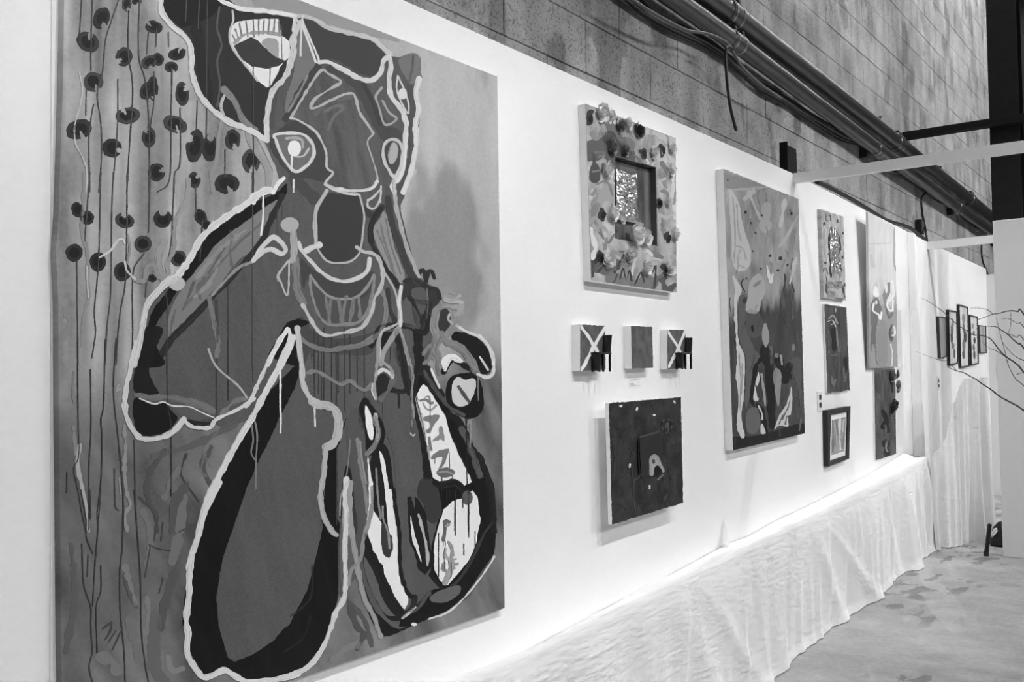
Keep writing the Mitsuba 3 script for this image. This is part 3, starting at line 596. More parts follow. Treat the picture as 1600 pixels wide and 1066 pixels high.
C.line([(60, 1066), (150, 1040), (265, 995), (330, 935), (380, 850), (415, 760), (440, 680), (485, 600), (495, 480), (490, 300), (500, 150), (490, 60), (500, -60)], 26, 'white_outline', 206, 7, 0.3)
for q, w, v in (([(190, 700), (300, 600), (310, 420)], 12, 60), ([(150, 900), (260, 820), (300, 700)], 10, 56)):
    C.line(q, w, 'leg_scratch', v - 22, 4, 0.5)

# lower body
C.see(*F_)
C.line([(228, -60), (235, 40), (250, 130), (255, 230), (285, 310), (320, 345)], 30, 'white_outline', 188, 7, 0.2)
C.line([(310, 345), (350, 365), (400, 370), (440, 400), (455, 460), (450, 530), (425, 580), (385, 600)], 46, 'white_outline', 176, 7, 0.15)
C.line([(385, 590), (378, 680), (368, 780), (355, 870), (372, 980), (420, 1066), (445, 1085)], 30, 'white_outline', 172, 7, 0.2)
C.line([(322, 380), (326, 485)], 10, 'drip', 200, 7)
C.line([(250, 0), (310, 40), (400, 60), (480, 50), (560, 35), (640, 10)], 24, 'necklace', 118, 6, 0.4)
C.line([(280, 190), (330, 180), (400, 215), (470, 250), (520, 232), (560, 265), (605, 282), (640, 250)], 20, 'necklace', 122, 6, 0.35)
C.fill([(510, 440), (560, 380), (600, 500), (610, 660), (600, 860), (590, 1066), (560, 1066), (520, 700), (500, 560)], 'thigh', 82, 4)
C.fill([(570, 380), (605, 320), (650, 380), (690, 440), (715, 520), (690, 620), (650, 640), (612, 640), (600, 520), (570, 460)], 'black_patch', 28, 4)
C.fill([(605, 368), (640, 428), (650, 550), (622, 545), (608, 460)], 'white_patch', 228, 5)
C.line([(655, 440), (680, 520), (655, 590), (615, 640)], 26, 'grey_outline', 120, 6)
C.line([(660, 420), (672, 500), (668, 560)], 18, 'grey_outline', 168, 6)
C.fill([(640, 640), (700, 580), (740, 640), (755, 760), (770, 900), (780, 1066), (690, 1066), (640, 900)], 'black_patch', 30, 4)
C.fill([(618, 660), (636, 750), (650, 840), (640, 930), (690, 1010), (700, 1066), (612, 1066), (625, 900)], 'white_patch', 228, 5)
C.fill([(682, 620), (712, 680), (722, 745), (740, 860), (770, 1066), (735, 1066), (715, 850), (695, 720)], 'white_patch', 228, 6)
C.fill([(655, 700), (690, 760), (710, 900), (715, 1010), (690, 1000), (660, 900)], 'black_patch', 34, 6)
C.line([(665, 720), (672, 860), (690, 1000)], 10, 'grey_outline', 130, 7)
C.line([(560, 560), (575, 700), (600, 820), (615, 960)], 18, 'grey_outline', 130, 5, 0.4)
C.fill([(500, 700), (530, 760), (545, 900), (560, 1066), (480, 1066), (470, 900)], 'black_patch', 32, 5)
C.fill([(495, 790), (515, 880), (540, 1066), (480, 1066), (480, 900)], 'grey_patch', 140, 6)
C.line([(500, 800), (490, 920), (490, 1066)], 12, 'white_outline', 200, 7)
C.line([(500, 800), (470, 870), (462, 980)], 8, 'thin_outline', 150, 7)
C.line([(520, 560), (510, 680), (500, 760)], 8, 'thin_outline', 118, 6)
C.line([(640, 820), (640, 960), (600, 1066)], 16, 'grey_outline', 150, 7)
C.line([(575, 570), (590, 700), (610, 800)], 10, 'thin_outline', 140, 6)
C.see(*H_)
C.fill([(540, 0), (560, 60), (600, 200), (590, 320), (540, 300), (520, 180)], 'thigh', 80, 5)
C.fill([(500, 20), (530, 160), (560, 380), (520, 420), (495, 600), (470, 560), (460, 300), (470, 150)], 'grey_patch', 92, 5)
C.fill([(615, 255), (645, 340), (690, 425), (700, 480), (760, 595), (822, 668), (800, 720), (740, 720), (680, 640), (610, 480), (590, 320)], 'black_patch', 32, 4)
C.fill([(600, 370), (660, 480), (700, 600), (760, 690), (800, 700), (720, 690), (660, 600), (610, 480)], 'grey_patch', 92, 5)
C.fill([(618, 240), (640, 130), (660, 140), (692, 200), (692, 300), (732, 378), (760, 330), (752, 230), (722, 100), (712, -5), (762, -5), (772, 120), (792, 260), (790, 400), (802, 500), (842, 590), (842, 630), (822, 662), (760, 590), (700, 470), (690, 420), (640, 330)], 'white_patch', 228, 6, smooth=False)
C.fill([(700, 180), (735, 240), (752, 320), (735, 378), (700, 340), (692, 250)], 'black_patch', 56, 7)
C.fill([(690, -5), (722, 100), (700, 180), (655, 110), (640, -5)], 'black_patch', 30, 6)
C.line([(702, 90), (700, 150), (730, 230), (738, 320)], 14, 'grey_outline', 140, 8, 0.5)
C.line([(760, -5), (775, 130), (795, 260), (795, 400), (812, 500), (845, 580), (880, 595)], 22, 'black_outline', 28, 7)
C.line([(880, 595), (875, 630), (845, 670), (815, 700)], 26, 'black_outline', 40, 7)
C.line([(605, 250), (640, 340), (690, 430), (705, 480), (760, 595), (815, 680)], 22, 'black_outline', 28, 7)
C.line([(520, -40), (520, 150), (540, 300), (570, 480), (600, 600), (650, 700), (690, 810)], 28, 'grey_outline', 150, 7, 0.3)
C.line([(640, 80), (620, 200), (590, 280), (580, 380), (530, 440), (510, 520)], 20, 'grey_outline', 138, 7, 0.3)
C.fill([(590, 500), (640, 640), (710, 720), (790, 770), (930, 720), (850, 760), (710, 812), (640, 720), (600, 600)], 'black_patch', 26, 5)
C.line([(520, 640), (560, 760), (600, 800), (560, 880)], 30, 'ground_brushmark', 78, 2, 0.5)
C.line([(500, 600), (600, 720), (640, 860)], 24, 'ground_brushmark', 84, 2, 0.5)
C.line([(430, 940), (500, 880), (560, 860)], 40, 'ground_brushmark', 120, 2, 0.5)
# right leg with the lettering
C.see(*PX)
rl = mp((F_, [(870, 320), (905, 200), (960, 170), (1040, 330), (1120, 480), (1180, 640), (1260, 760), (1310, 860), (1332, 1000)]), (H_, [(1332, 180), (1322, 350), (1240, 470), (1150, 600), (1060, 670), (960, 712), (860, 755), (790, 760), (800, 715), (870, 660), (960, 560), (1030, 540), (970, 490), (975, 300), (1010, 160)]),
        (F_, [(1020, 960), (980, 780), (940, 700), (920, 560), (880, 420)]))
C.fill(rl, 'leg_outline', BLACK_BODY, 4, smooth=False)
C.see(*F_)
C.fill([(915, 262), (928, 250), (945, 262), (1000, 350), (1050, 430), (1080, 520), (1120, 620), (1160, 715), (1200, 790), (1150, 815), (1100, 780), (1010, 790), (978, 770), (960, 680), (932, 540), (892, 400), (880, 330)], 'white_patch', 230, 6, smooth=False)
C.see(*PX)
C.fill(mp((F_, [(1150, 880), (1200, 840), (1228, 880), (1244, 1000)]), (H_, [(1244, 160), (1220, 290), (1180, 390), (1130, 450), (1060, 530), (1020, 505), (988, 440), (985, 300), (1010, 200), (1040, 110), (1090, 60)])), 'white_patch', 230, 6, smooth=False)
C.see(*F_)
# painted capitals running down the leg: P A L I N, turned sideways
C.see(640, 590, 5.925)
C.line([(118, 235), (140, 282), (180, 300), (212, 286), (238, 258)], 20, 'lettering', 150, 8, 0.3)
C.line([(95, 215), (150, 206), (190, 238), (206, 236)], 22, 'lettering', 124, 8, 0.3)
C.line([(142, 182), (175, 178), (184, 225)], 18, 'lettering', 130, 8, 0.3)
C.fill([(122, 378), (150, 356), (264, 344), (264, 384), (228, 430), (204, 472), (184, 512), (160, 516), (148, 492), (180, 460), (176, 415), (132, 402)], 'lettering', 122, 8)
C.fill([(283, 450), (302, 470), (318, 585), (280, 572), (258, 584), (203, 592), (240, 550), (268, 528), (264, 480)], 'lettering', 138, 8)
C.line([(176, 555), (180, 612), (196, 668)], 26, 'lettering', 120, 8, 0.3)
C.fill([(193, 738), (238, 692), (352, 660), (352, 704), (322, 782), (300, 832), (266, 846), (290, 790), (298, 738), (240, 746), (206, 758)], 'lettering', 118, 8)
C.spot(330, 880, 86, 46, 'lettering', 102, 8, rough=0.8)
C.line([(260, 880), (330, 870), (395, 895)], 16, 'lettering', 140, 9, 0.5)
for q, w in (([(184, 235), (185, 386)], 7), ([(228, 750), (228, 796)], 7), ([(362, 690), (367, 842)], 6), ([(290, 910), (290, 955)], 14), ([(388, 910), (390, 940)], 10)): C.line(q, w, 'lettering', 92, 9, 0.2)
C.see(*F_)
C.line([(990, 800), (1030, 815), (1100, 800), (1140, 830), (1165, 860)], 44, 'black_outline', 28, 7)
C.fill([(905, 790), (940, 770), (1000, 800), (1020, 880), (1030, 960), (990, 1020), (950, 1000), (930, 920), (895, 860)], 'knee', 58, 6)
C.spot(1170, 880, 30, 40, 'knee', 88, 8)
for x, y0, y1 in ((1025, 800, 900), (1055, 840, 890), (1070, 840, 880), (1145, 880, 935), (1175, 900, 1066), (1100, 900, 1066)):
    C.line([(x, y0), (x, y1)], 6, 'drip', 40, 8, 0.2)
C.see(*H_)
for x, y0, y1 in ((1103, 0, 250), (1178, 0, 262), (1010, 240, 480), (1150, 300, 360), (1213, 230, 320), (1080, 400, 480)):
    C.line([(x, y0), (x, y1)], 6, 'drip', 45, 8, 0.2)
C.see(660, 790, 7.61)
C.line([(310, 200), (262, 198), (262, 300), (242, 405)], 44, 'lettering', 106, 8, 0.2)
C.line([(315, 230), (275, 245)], 26, 'lettering', 150, 9, 0.3)
C.line([(305, 430), (345, 520), (345, 590)], 50, 'lettering', 150, 8, 0.4)
C.line([(275, 510), (262, 570), (290, 630)], 30, 'lettering', 170, 8, 0.4)
C.line([(250, 690), (240, 750), (265, 775)], 40, 'lettering', 138, 8, 0.4)
C.line([(330, 640), (340, 740), (290, 850), (265, 920)], 76, 'lettering', 160, 8, 0.3)
for q in ([(350, 650), (395, 635)], [(350, 710), (410, 695)], [(345, 760), (385, 745)]): C.line(q, 26, 'lettering', 146, 8, 0.4)
for q in ([(262, 410), (268, 480), (250, 560), (258, 760)], [(330, 600), (335, 850)], [(306, 650), (310, 750)], [(240, 410), (242, 480)]): C.line(q, 9, 'lettering', 74, 9, 0.2)
C.see(*H_)
C.line([(1310, 180), (1260, 250), (1200, 380), (1120, 500), (1020, 600)], 16, 'leg_streak', 52, 5, 0.4)
C.line([(1322, 370), (1250, 480), (1160, 590), (1060, 680), (960, 715)], 10, 'white_outline', 205, 6, 0.4)
C.fill([(960, 600), (1010, 560), (1120, 530), (1130, 570), (1060, 620), (990, 625)], 'grey_patch', 96, 6)
C.line([(860, 680), (900, 650), (960, 570)], 22, 'grey_outline', 80, 7, 0.4)
C.line([(810, 710), (850, 680), (880, 650)], 12, 'white_outline', 200, 7, 0.4)
C.fill([(840, 40), (858, 35), (885, 130), (880, 40), (900, 50), (940, 130), (960, 280), (985, 400), (940, 470), (900, 440), (880, 350), (850, 280)], 'black_patch', 30, 6, smooth=False)
C.fill([(855, 140), (868, 200), (900, 320), (915, 400), (885, 330), (862, 260)], 'white_patch', 222, 7)
C.fill([(895, 130), (915, 160), (945, 290), (960, 380), (945, 420), (930, 270), (905, 190)], 'grey_patch', 175, 7)
C.line([(970, 470), (1000, 510), (1035, 545)], 22, 'black_outline', 26, 7)
C.spot(875, 745, 16, 9, 'drip', 225, 6)
# arm parts beside the leg
C.see(*F_)
C.fill([(720, 200), (790, 0), (850, 100), (880, 250), (870, 400), (900, 520), (930, 760), (840, 870), (790, 1000), (760, 640), (700, 450)], 'shin', GREY_BODY, 5)
C.fill([(660, 240), (700, 190), (740, 220), (755, 260), (700, 300), (670, 320)], 'black_patch', 38, 6)
C.line([(660, 200), (700, 170), (740, 190), (755, 215)], 18, 'white_outline', 205, 7)
C.line([(690, 120), (740, 160), (755, 200)], 18, 'grey_outline', 150, 7)
C.line([(680, 0), (672, 120), (655, 250), (660, 330)], 20, 'grey_outline', 150, 7, 0.4)
C.line([(755, 230), (735, 280), (690, 335)], 24, 'grey_outline', 100, 7, 0.4)
C.line([(645, 250), (640, 290), (658, 330)], 8, 'white_outline', 205, 7)
C.line([(780, -40), (810, 100), (830, 220), (850, 300)], 38, 'black_outline', 36, 6)
C.line([(740, 280), (800, 290), (850, 280)], 30, 'black_outline', 36, 6)
C.line([(790, 300), (790, 380)], 12, 'black_outline', 40, 6)
C.line([(820, 20), (850, 120), (868, 200), (862, 320), (872, 400), (860, 480)], 14, 'grey_outline', 140, 7, 0.4)
C.line([(858, 400), (868, 530), (880, 525)], 24, 'grey_outline', 82, 7)
C.line([(855, 520), (865, 538), (878, 530)], 10, 'white_outline', 190, 8)
C.line([(890, -40), (900, 120), (880, 220), (875, 320), (905, 440), (935, 600), (950, 760)], 40, 'black_outline', 30, 6)
C.fill([(900, 160), (960, 150), (1010, 240), (1050, 320), (1000, 320), (950, 260)], 'black_patch', 36, 6)
C.line([(970, 165), (1015, 270)], 14, 'white_outline', 220, 8)
C.line([(930, 180), (1000, 290), (1060, 370), (1150, 420)], 20, 'grey_outline', 78, 7)
C.fill([(1030, 110), (1090, 80), (1150, 125), (1110, 130), (1080, 120), (1050, 180), (1030, 150)], 'white_patch', 222, 7)
C.fill([(1060, 250), (1100, 200), (1210, 190), (1250, 260), (1260, 380), (1200, 440), (1120, 420), (1060, 360)], 'knob', 24, 6)
C.line([(1040, 180), (1090, 110), (1160, 150), (1220, 190)], 30, 'black_outline', 28, 6)
C.fill([(1090, 240), (1120, 210), (1160, 225), (1205, 218), (1218, 260), (1190, 340), (1150, 375), (1100, 362), (1082, 310)], 'knob_face', 200, 8, label='pale knob face')
C.line([(1120, 265), (1150, 310), (1180, 350)], 20, 'knob_mark', 84, 9)
C.fill([(1130, -30), (1200, -30), (1270, 0), (1312, 90), (1296, 180), (1230, 195), (1210, 120), (1150, 60)], 'fist', 26, 5)
C.line([(1240, -20), (1290, 40), (1318, 110), (1312, 190), (1280, 212), (1230, 195)], 16, 'white_outline', 212, 7, 0.3)
C.line([(1240, 100), (1285, 170)], 12, 'white_outline', 205, 7)
C.line([(1050, 10), (1130, 50), (1180, 100), (1225, 190)], 40, 'wool_stroke', 128, 6, 0.3)
C.line([(1230, 200), (1232, 340)], 8, 'thin_outline', 110, 7)
C.line([(1055, 420), (1110, 440), (1160, 520), (1190, 600), (1240, 660), (1280, 760), (1310, 880), (1320, 1066)], 34, 'black_outline', 30, 5)
C.line([(1050, 400), (1080, 520), (1130, 640), (1190, 760), (1230, 860)], 12, 'black_outline', 26, 8)
C.line([(1170, 480), (1190, 455), (1185, 600)], 10, 'thin_outline', 140, 6)
C.line([(1140, 500), (1200, 640), (1240, 760)], 30, 'leg_streak', 84, 6, 0.4)
C.line([(1165, 430), (1168, 760), (1175, 860)], 5, 'drip', 36, 9, 0.2)

# dark heart-like spots on the left ground
spots_A = [(350, 100, 45, 62, 20), (275, 232, 66, 52, 35), (490, 22, 25, 42, 0), (545, 8, 26, 18, 0), (640, 150, 48, 34, 20), (475, 315, 46, 52, 10), (615, 345, 36, 46, 60), (665, 330, 30, 36, -20), (770, 300, 50, 34, -20), (738, 372, 36, 30, 0), (305, 455, 54, 55, 0), (600, 505, 36, 50, 20), (635, 490, 30, 66, 0), (797, 520, 38, 66, -5), (495, 642, 68, 46, -5), (225, 718, 72, 54, -20), (408, 822, 54, 52, 20), (612, 762, 38, 58, 0), (758, 690, 70, 46, 25), (868, 810, 48, 92, 10), (950, 820, 45, 74, 0), (1078, 775, 42, 58, 0), (1180, 895, 50, 68, 0), (655, 955, 48, 50, 0), (1045, 1020, 70, 54, 0), (865, 1000, 34, 44, -10)]
for i, (x, y, rx, ry, ro) in enumerate(spots_A):
    C.see(*A_)
    (cx, cy) = C.px([(x, y)])[0]
    g = affinity.rotate(affinity.scale(Point(cx, cy).buffer(1, 12), rx / S0, ry / S0), ro)
    a = rng.random() * 6.28 if i % 3 else 1.2
    g = g.difference(affinity.rotate(affinity.scale(Point(cx + 0.75 * rx / S0 * math.cos(a), cy + 0.75 * ry / S0 * math.sin(a)).buffer(1, 8), rx * 0.45 / S0, ry * 0.28 / S0), math.degrees(a)))
    C.lay(ragged(g, 0.8), 'dark_spot', grey([50, 58, 68, 54][i % 4]), 3)
    C.lay(ragged(affinity.scale(g, 0.62, 0.62), 0.9), 'dark_spot_core', grey(36), 4)
spots_C = [(215, 205, 32, 42, -10), (270, 250, 40, 38, 40), (478, 265, 54, 40, 20), (690, 255, 50, 50, 0), (900, 245, 32, 44, -20), (930, 290, 30, 26, 20), (580, 395, 48, 46, 0), (198, 445, 46, 48, 0), (330, 495, 44, 54, 0), (465, 550, 46, 52, 0), (778, 475, 44, 46, 0), (632, 585, 26, 22, 0)]
for i, (x, y, rx, ry, ro) in enumerate(spots_C):
    C.see(*C_)
    (cx, cy) = C.px([(x, y)])[0]
    g = affinity.rotate(affinity.scale(Point(cx, cy).buffer(1, 12), rx / S0, ry / S0), ro)
    if i in (2, 3): g = g.difference(Point(cx, cy - ry / S0 * 0.8).buffer(ry / S0 * 0.5))
    C.lay(ragged(g, 0.8), 'dark_spot', grey([48, 52, 64, 50][i % 4]), 3)
    C.lay(ragged(affinity.scale(g, 0.62, 0.62), 0.9), 'dark_spot_core', grey(33), 4)
# long drips running down the canvas
def drip(pts, w=1.5, v=58, coat=4):
    C.see(*PX); C.line(pts, w, 'drip', v, coat, 0.25)
for view, runs in ((A_, [([(240, -20), (235, 60), (228, 180)], 58), ([(300, -20), (295, 90), (290, 300), (292, 390)], 62), ([(450, -20), (400, 130), (370, 230), (355, 400), (325, 520), (345, 680), (350, 850), (335, 1066)], 66), ([(500, 60), (497, 300), (520, 440), (520, 580), (505, 800), (490, 1066)], 60), ([(560, -20), (555, 300), (590, 440), (610, 640), (615, 900), (612, 1066)], 62),
                      ([(655, 160), (650, 260)], 64), ([(640, 400), (640, 560), (620, 700)], 60), ([(740, 390), (735, 640), (728, 990), (660, 1066)], 62), ([(785, 600), (785, 900), (755, 960), (752, 1066)], 62), ([(880, 560), (875, 720)], 66), ([(935, 560), (930, 760)], 66), ([(440, 440), (438, 700), (415, 1000)], 70), ([(265, 500), (262, 640)], 70), ([(305, 580), (280, 760), (285, 1066)], 64), ([(1190, 360), (1192, 860), (1192, 1066)], 52), ([(1035, 830), (1035, 980)], 66),
                      ([(820, 0), (815, 120)], 64), ([(890, 0), (885, 160)], 64), ([(935, 0), (930, 600)], 60), ([(610, 180), (600, 300)], 70), ([(720, 180), (722, 260)], 72), ([(1285, 370), (1282, 480)], 100), ([(1345, 140), (1350, 330)], 90)]),
                   (C_, [([(285, 0), (255, 380)], 66), ([(345, 0), (335, 430), (325, 600), (310, 760), (315, 900), (295, 1030)], 62), ([(415, 0), (405, 250), (400, 660), (380, 850), (370, 1066)], 62), ([(492, 0), (488, 400), (480, 620), (455, 760), (440, 900), (430, 1066)], 60), ([(585, 450), (530, 530), (520, 650), (522, 880), (520, 1010)], 54), ([(620, 0), (610, 330)], 64), ([(700, 640), (715, 760), (708, 1066)], 56),
                         ([(212, 490), (215, 760), (218, 1066)], 60), ([(755, 0), (745, 200), (735, 400), (710, 500)], 66), ([(870, 80), (875, 220)], 66), ([(910, 260), (900, 400), (895, 490)], 60), ([(1188, 0), (1185, 1066)], 56), ([(1050, 620), (1052, 1066)], 48), ([(1325, 200), (1325, 350)], 60), ([(1355, 180), (1350, 260)], 60), ([(600, 590), (592, 690)], 62), ([(1065, 320), (1062, 520)], 90)]),
                   (E_, [([(215, 0), (218, 400), (222, 640), (195, 720), (215, 820), (240, 960), (262, 1066)], 60), ([(288, 170), (290, 500), (280, 700), (275, 1066)], 58), ([(370, 0), (360, 360), (345, 450), (352, 560), (345, 800), (325, 960), (330, 1066)], 58), ([(430, 0), (415, 280), (440, 540), (455, 700), (470, 900), (470, 1066)], 60), ([(530, 560), (535, 800), (545, 1066)], 64), ([(710, 0), (715, 350), (735, 500), (735, 870)], 48), ([(985, 60), (985, 425)], 52), ([(1050, 0), (1050, 340)], 48), ([(1187, 0), (1188, 240)], 56), ([(158, 740), (155, 850)], 64), ([(420, 720), (425, 920), (445, 950)], 64)]),
                   (G_, [([(235, 0), (262, 160), (265, 260), (300, 350)], 62), ([(285, 0), (288, 160)], 60), ([(345, 0), (330, 200), (318, 350), (310, 460), (300, 640)], 60), ([(470, 0), (465, 300), (450, 470), (455, 700), (475, 900), (480, 1066)], 58), ([(530, 0), (550, 280), (565, 500), (570, 780), (590, 960), (610, 1066)], 54), ([(240, 300), (250, 520), (290, 650), (290, 760), (300, 900)], 60), ([(345, 420), (345, 560), (320, 650), (325, 900)], 62), ([(275, 360), (270, 480)], 66), ([(300, 900), (280, 980), (300, 1066)], 62)]),
                   (F_, [([(x0, -60 + 40 * (i % 3)), (x0, y1)], 56) for i, (x0, y1) in enumerate(((322, 330), (345, 300), (362, 350), (375, 400), (418, 390), (455, 300), (490, 400), (520, 300), (560, 290), (600, 330), (745, 130), (445, 1030)))])):
    for pts, v in runs:
        C.see(*view); C.line(pts, 6.0, 'drip', (v + 16 if view in (A_, C_) else v + 4), 5, 0.25)
for q, w in (([(355, 770), (405, 735)], 10), ([(370, 830), (400, 780), (405, 740)], 10), ([(410, 885), (455, 790)], 8), ([(385, 850), (430, 780)], 6), ([(670, 570), (690, 490)], 8), ([(610, 300), (660, 325), (730, 335)], 6), ([(620, 310), (590, 480)], 10), ([(660, 150), (640, 280)], 12), ([(690, 180), (680, 280)], 8), ([(780, 232), (890, 180)], 10)):
    C.see(*G_); C.line(q, w, 'ground_brushmark', 70, 2, 0.4)
for q, w, v in (([(650, 700), (640, 860), (650, 1000), (700, 1066)], 60, 100), ([(760, 450), (700, 640), (680, 760)], 50, 84), ([(600, 600), (610, 700), (590, 800)], 26, 124), ([(480, 430), (520, 560), (540, 640)], 26, 122), ([(470, 470), (500, 580), (545, 650)], 14, 84), ([(340, 930), (400, 940), (430, 1000)], 60, 118), ([(720, 930), (740, 1000), (800, 990)], 30, 126), ([(580, 120), (620, 240), (600, 420)], 30, 112), ([(800, 40), (780, 240), (740, 400)], 50, 110), ([(180, 300), (200, 600), (150, 900)], 30, 92), ([(500, 720), (560, 940)], 50, 112)):
    C.see(*G_); C.line(q, w, 'ground_brushmark', v, 1, 0.5)
# ------------------------------------------------------------------ the smaller pictures
def picture(name, label, y, quad, ground, side='canvas_side', y_back=None, hole=None, category='painting', face=0.0015, edge_rough=0.0):
    """A box canvas: its body, and a thin painted face as a part."""
    key = thing(name, label, category)
    yb = D - 0.001 if y_back is None else y_back
    m = lambda q: [tuple(at(px, py, y)[[0, 2]]) for px, py in q]
    P = Polygon(m(quad), [m(hole)] if hole else [])
    mm = trimesh.creation.extrude_polygon(P, yb - (y + face), engine='earcut'); v = mm.vertices
    mm.vertices = np.stack([v[:, 0], yb - v[:, 2], v[:, 1]], 1)
    put(key, mm, side)
    Q = P
    if edge_rough:                                  # paint that curls raggedly over the edge
        r = np.random.default_rng(5); out = []
        c = np.array(P.exterior.coords)
        for i in range(len(c) - 1):
            n = max(2, int(np.linalg.norm(c[i + 1] - c[i]) / 0.008))
            t = c[i + 1] - c[i]; nn = np.array([t[1], -t[0]]) / np.linalg.norm(t)
            for k in range(n): out.append(c[i] + t * k / n + nn * (r.random() - 0.35) * edge_rough)
        Q = Polygon(out).buffer(0)
    fm = trimesh.creation.extrude_polygon(Q, face, engine='earcut'); v = fm.vertices
    fm.vertices = np.stack([v[:, 0], y + face - v[:, 2], v[:, 1]], 1)
    add('painted_face', fm, ground, key)
    return key, wall_canvas(key, y, quad), P.bounds
def cloudy(name, base, amp, sx, sz, off=0.0, extra=None, fine=0.15, rough=0.55):
    def fn(p, n, uv):
        b = FB(p.x * sx + off, p.z * sz + off, octaves=4) - 0.5
        v = base * (1 + amp * 2 * b + fine * (N(p.x * 150, p.z * 150) - 0.5))
        if extra: v = extra(p, v)
        return tone(dr.maximum(v, 0.01))
    return mat(name, fn, rough=rough)

# --- roses
def petal_mesh(R, h, half, lean, seed):
    """One ruffled upright petal of a wound paper rose."""
    a = np.linspace(-half, half, 13); t = np.linspace(0, 1, 6)
    A, Tt = np.meshgrid(a, t, indexing='ij')
    tip = 1 - 0.5 * np.abs(A / half) ** 3
    rr = R * (1 - 0.22 * (A / half)) + lean * Tt ** 1.6 + 0.05 * Tt * np.sin(A * 9 + seed)
    z = h * Tt * tip + 0.06 * Tt * np.sin(A * 7 + 2 * seed)
    P = np.stack([rr * np.cos(A), rr * np.sin(A), z], -1)
    return sheet(P + 0.07 * Tt[..., None] * (np.stack([meshkit.noise(P * 4 + 9 * i + seed, i) for i in (1, 2, 3)], -1) - 0.5))
PETALS = [(0.14, 1.00, 1.9, 0.06, 2), (0.36, 0.90, 1.25, 0.14, 3), (0.58, 0.74, 1.2, 0.24, 3), (0.78, 0.52, 0.85, 0.38, 5)]
_petal = [mikit.ply(petal_mesh(R, h, half, c, 1.7 * i), smooth=True) for i, (R, h, half, c, n) in enumerate(PETALS)]
_core = mikit.ply(trimesh.creation.icosphere(2, 0.16), smooth=True)
def rose(parent, p, R, bsdf, name='rose', rot=None, flat=1.0):
    """A paper rose on a picture; p is its centre on the canvas, R its radius."""
    spin = rng.random() * 360 if rot is None else rot
    M = T().translate(list(p)).rotate([1, 0, 0], 90).rotate([0, 0, 1], spin).rotate([1, 0, 0], float(rng.uniform(-14, 14))).rotate([0, 1, 0], float(rng.uniform(-14, 14))).scale([R * 0.84, R * 0.84, R * 0.84 * flat])
    key = add(name, None, bsdf, parent, shape=_core, to_world=M @ T().translate([0, 0, 0.3]))
    for (Rr, h, half, c, n), shape in zip(PETALS, _petal):
        for k in range(n):
            s = 0.9 + 0.25 * rng.random()
            add('petal', None, bsdf, key, shape=shape, to_world=M @ T().rotate([0, 0, 1], 360 * k / n + 40 * rng.random() + 31 * n).scale([s, s, 0.85 + 0.4 * rng.random()]))
    return key

# --- white framed picture with paper roses
FY = D * (1 - 0.0186)
fq = [(915, 162), (1055.7, 216), (1057, 457), (924, 438.5)]
cloudy('rose_picture_ground', 0.36, 0.75, 16, 16, 2.0)
fl, C, _ = picture('rose_painting', 'white box painting covered with paper roses around a dark recessed window', FY, fq, 'rose_picture_ground', hole=None)
# the recessed window is cut through body and face
hole_px = [(961, 243), (1025, 261), (1027.5, 385), (961, 373)]
hm = [tuple(at(x, y, FY)[[0, 2]]) for x, y in hole_px]
Pq = Polygon([tuple(at(x, y, FY)[[0, 2]]) for x, y in fq], [hm])
def slab(P, y0, y1):
    m = trimesh.creation.extrude_polygon(P, y1 - y0, engine='earcut'); v = m.vertices
    m.vertices = np.stack([v[:, 0], y1 - v[:, 2], v[:, 1]], 1); return m
put(fl, slab(Pq, FY + 0.0015, D - 0.001), 'canvas_side')
scene[fl + '__painted_face'] = mikit.ply(slab(Pq, FY, FY + 0.0015), 'rose_picture_ground')
cloudy('recess_wood', 0.11, 0.9, 30, 3, 5.0)
hx = [p[0] for p in hm]; hz = [p[1] for p in hm]
add('recess_lining', cat([slab(Polygon(hm).buffer(0.0005), D - 0.008, D - 0.0015)] + [slab(Polygon(hm).buffer(0.0002, join_style=2).difference(Polygon(hm).buffer(-0.003, join_style=2)), FY + 0.001, D - 0.008)]), 'recess_wood', fl, label='dark lining of the recessed window')
C.clip = Polygon(fq).difference(Polygon(hole_px)).buffer(-0.3)
C.see(880, 130, 1066 / 350)
for q, w, v, c in (([(130, 330), (190, 300), (250, 330), (300, 380)], 90, 96, 1), ([(150, 380), (150, 450)], 50, 80, 1), ([(240, 190), (240, 250), (290, 300)], 50, 112, 1), ([(220, 260), (280, 330)], 40, 78, 2), ([(190, 230), (160, 270), (140, 240)], 26, 140, 2), ([(140, 640), (170, 700), (210, 760), (240, 720)], 14, 120, 2), ([(140, 520), (180, 540), (220, 520)], 60, 160, 1),
                   ([(150, 590), (140, 640)], 20, 130, 2), ([(140, 870), (220, 880), (280, 830)], 60, 104, 1), ([(230, 930), (330, 960), (430, 950)], 50, 120, 1), ([(245, 900), (270, 850), (285, 815)], 10, 60, 3), ([(270, 930), (285, 880), (300, 940), (315, 890), (325, 940)], 7, 60, 3), ([(340, 960), (370, 900), (385, 950)], 7, 66, 3), ([(425, 900), (440, 870), (435, 960)], 8, 66, 3), ([(455, 470), (500, 520), (530, 560)], 12, 190, 2),
                   ([(450, 620), (490, 640), (530, 620)], 14, 175, 2), ([(460, 700), (480, 800)], 22, 170, 2), ([(470, 380), (500, 430)], 20, 120, 2), ([(470, 930), (490, 990), (530, 960)], 30, 90, 2), ([(400, 800), (470, 830)], 26, 120, 2), ([(130, 700), (150, 780), (135, 830)], 20, 215, 2), ([(160, 480), (210, 470), (235, 540)], 12, 130, 2), ([(310, 270), (330, 310), (300, 340)], 24, 120, 2),
                   ([(400, 230), (470, 250), (520, 280)], 40, 185, 1), ([(330, 130), (300, 160)], 30, 196, 1), ([(520, 450), (530, 640)], 16, 200, 2)):
    C.line(q, w, 'brushmark', v, c, 0.5)
_rb = np.random.default_rng(77)
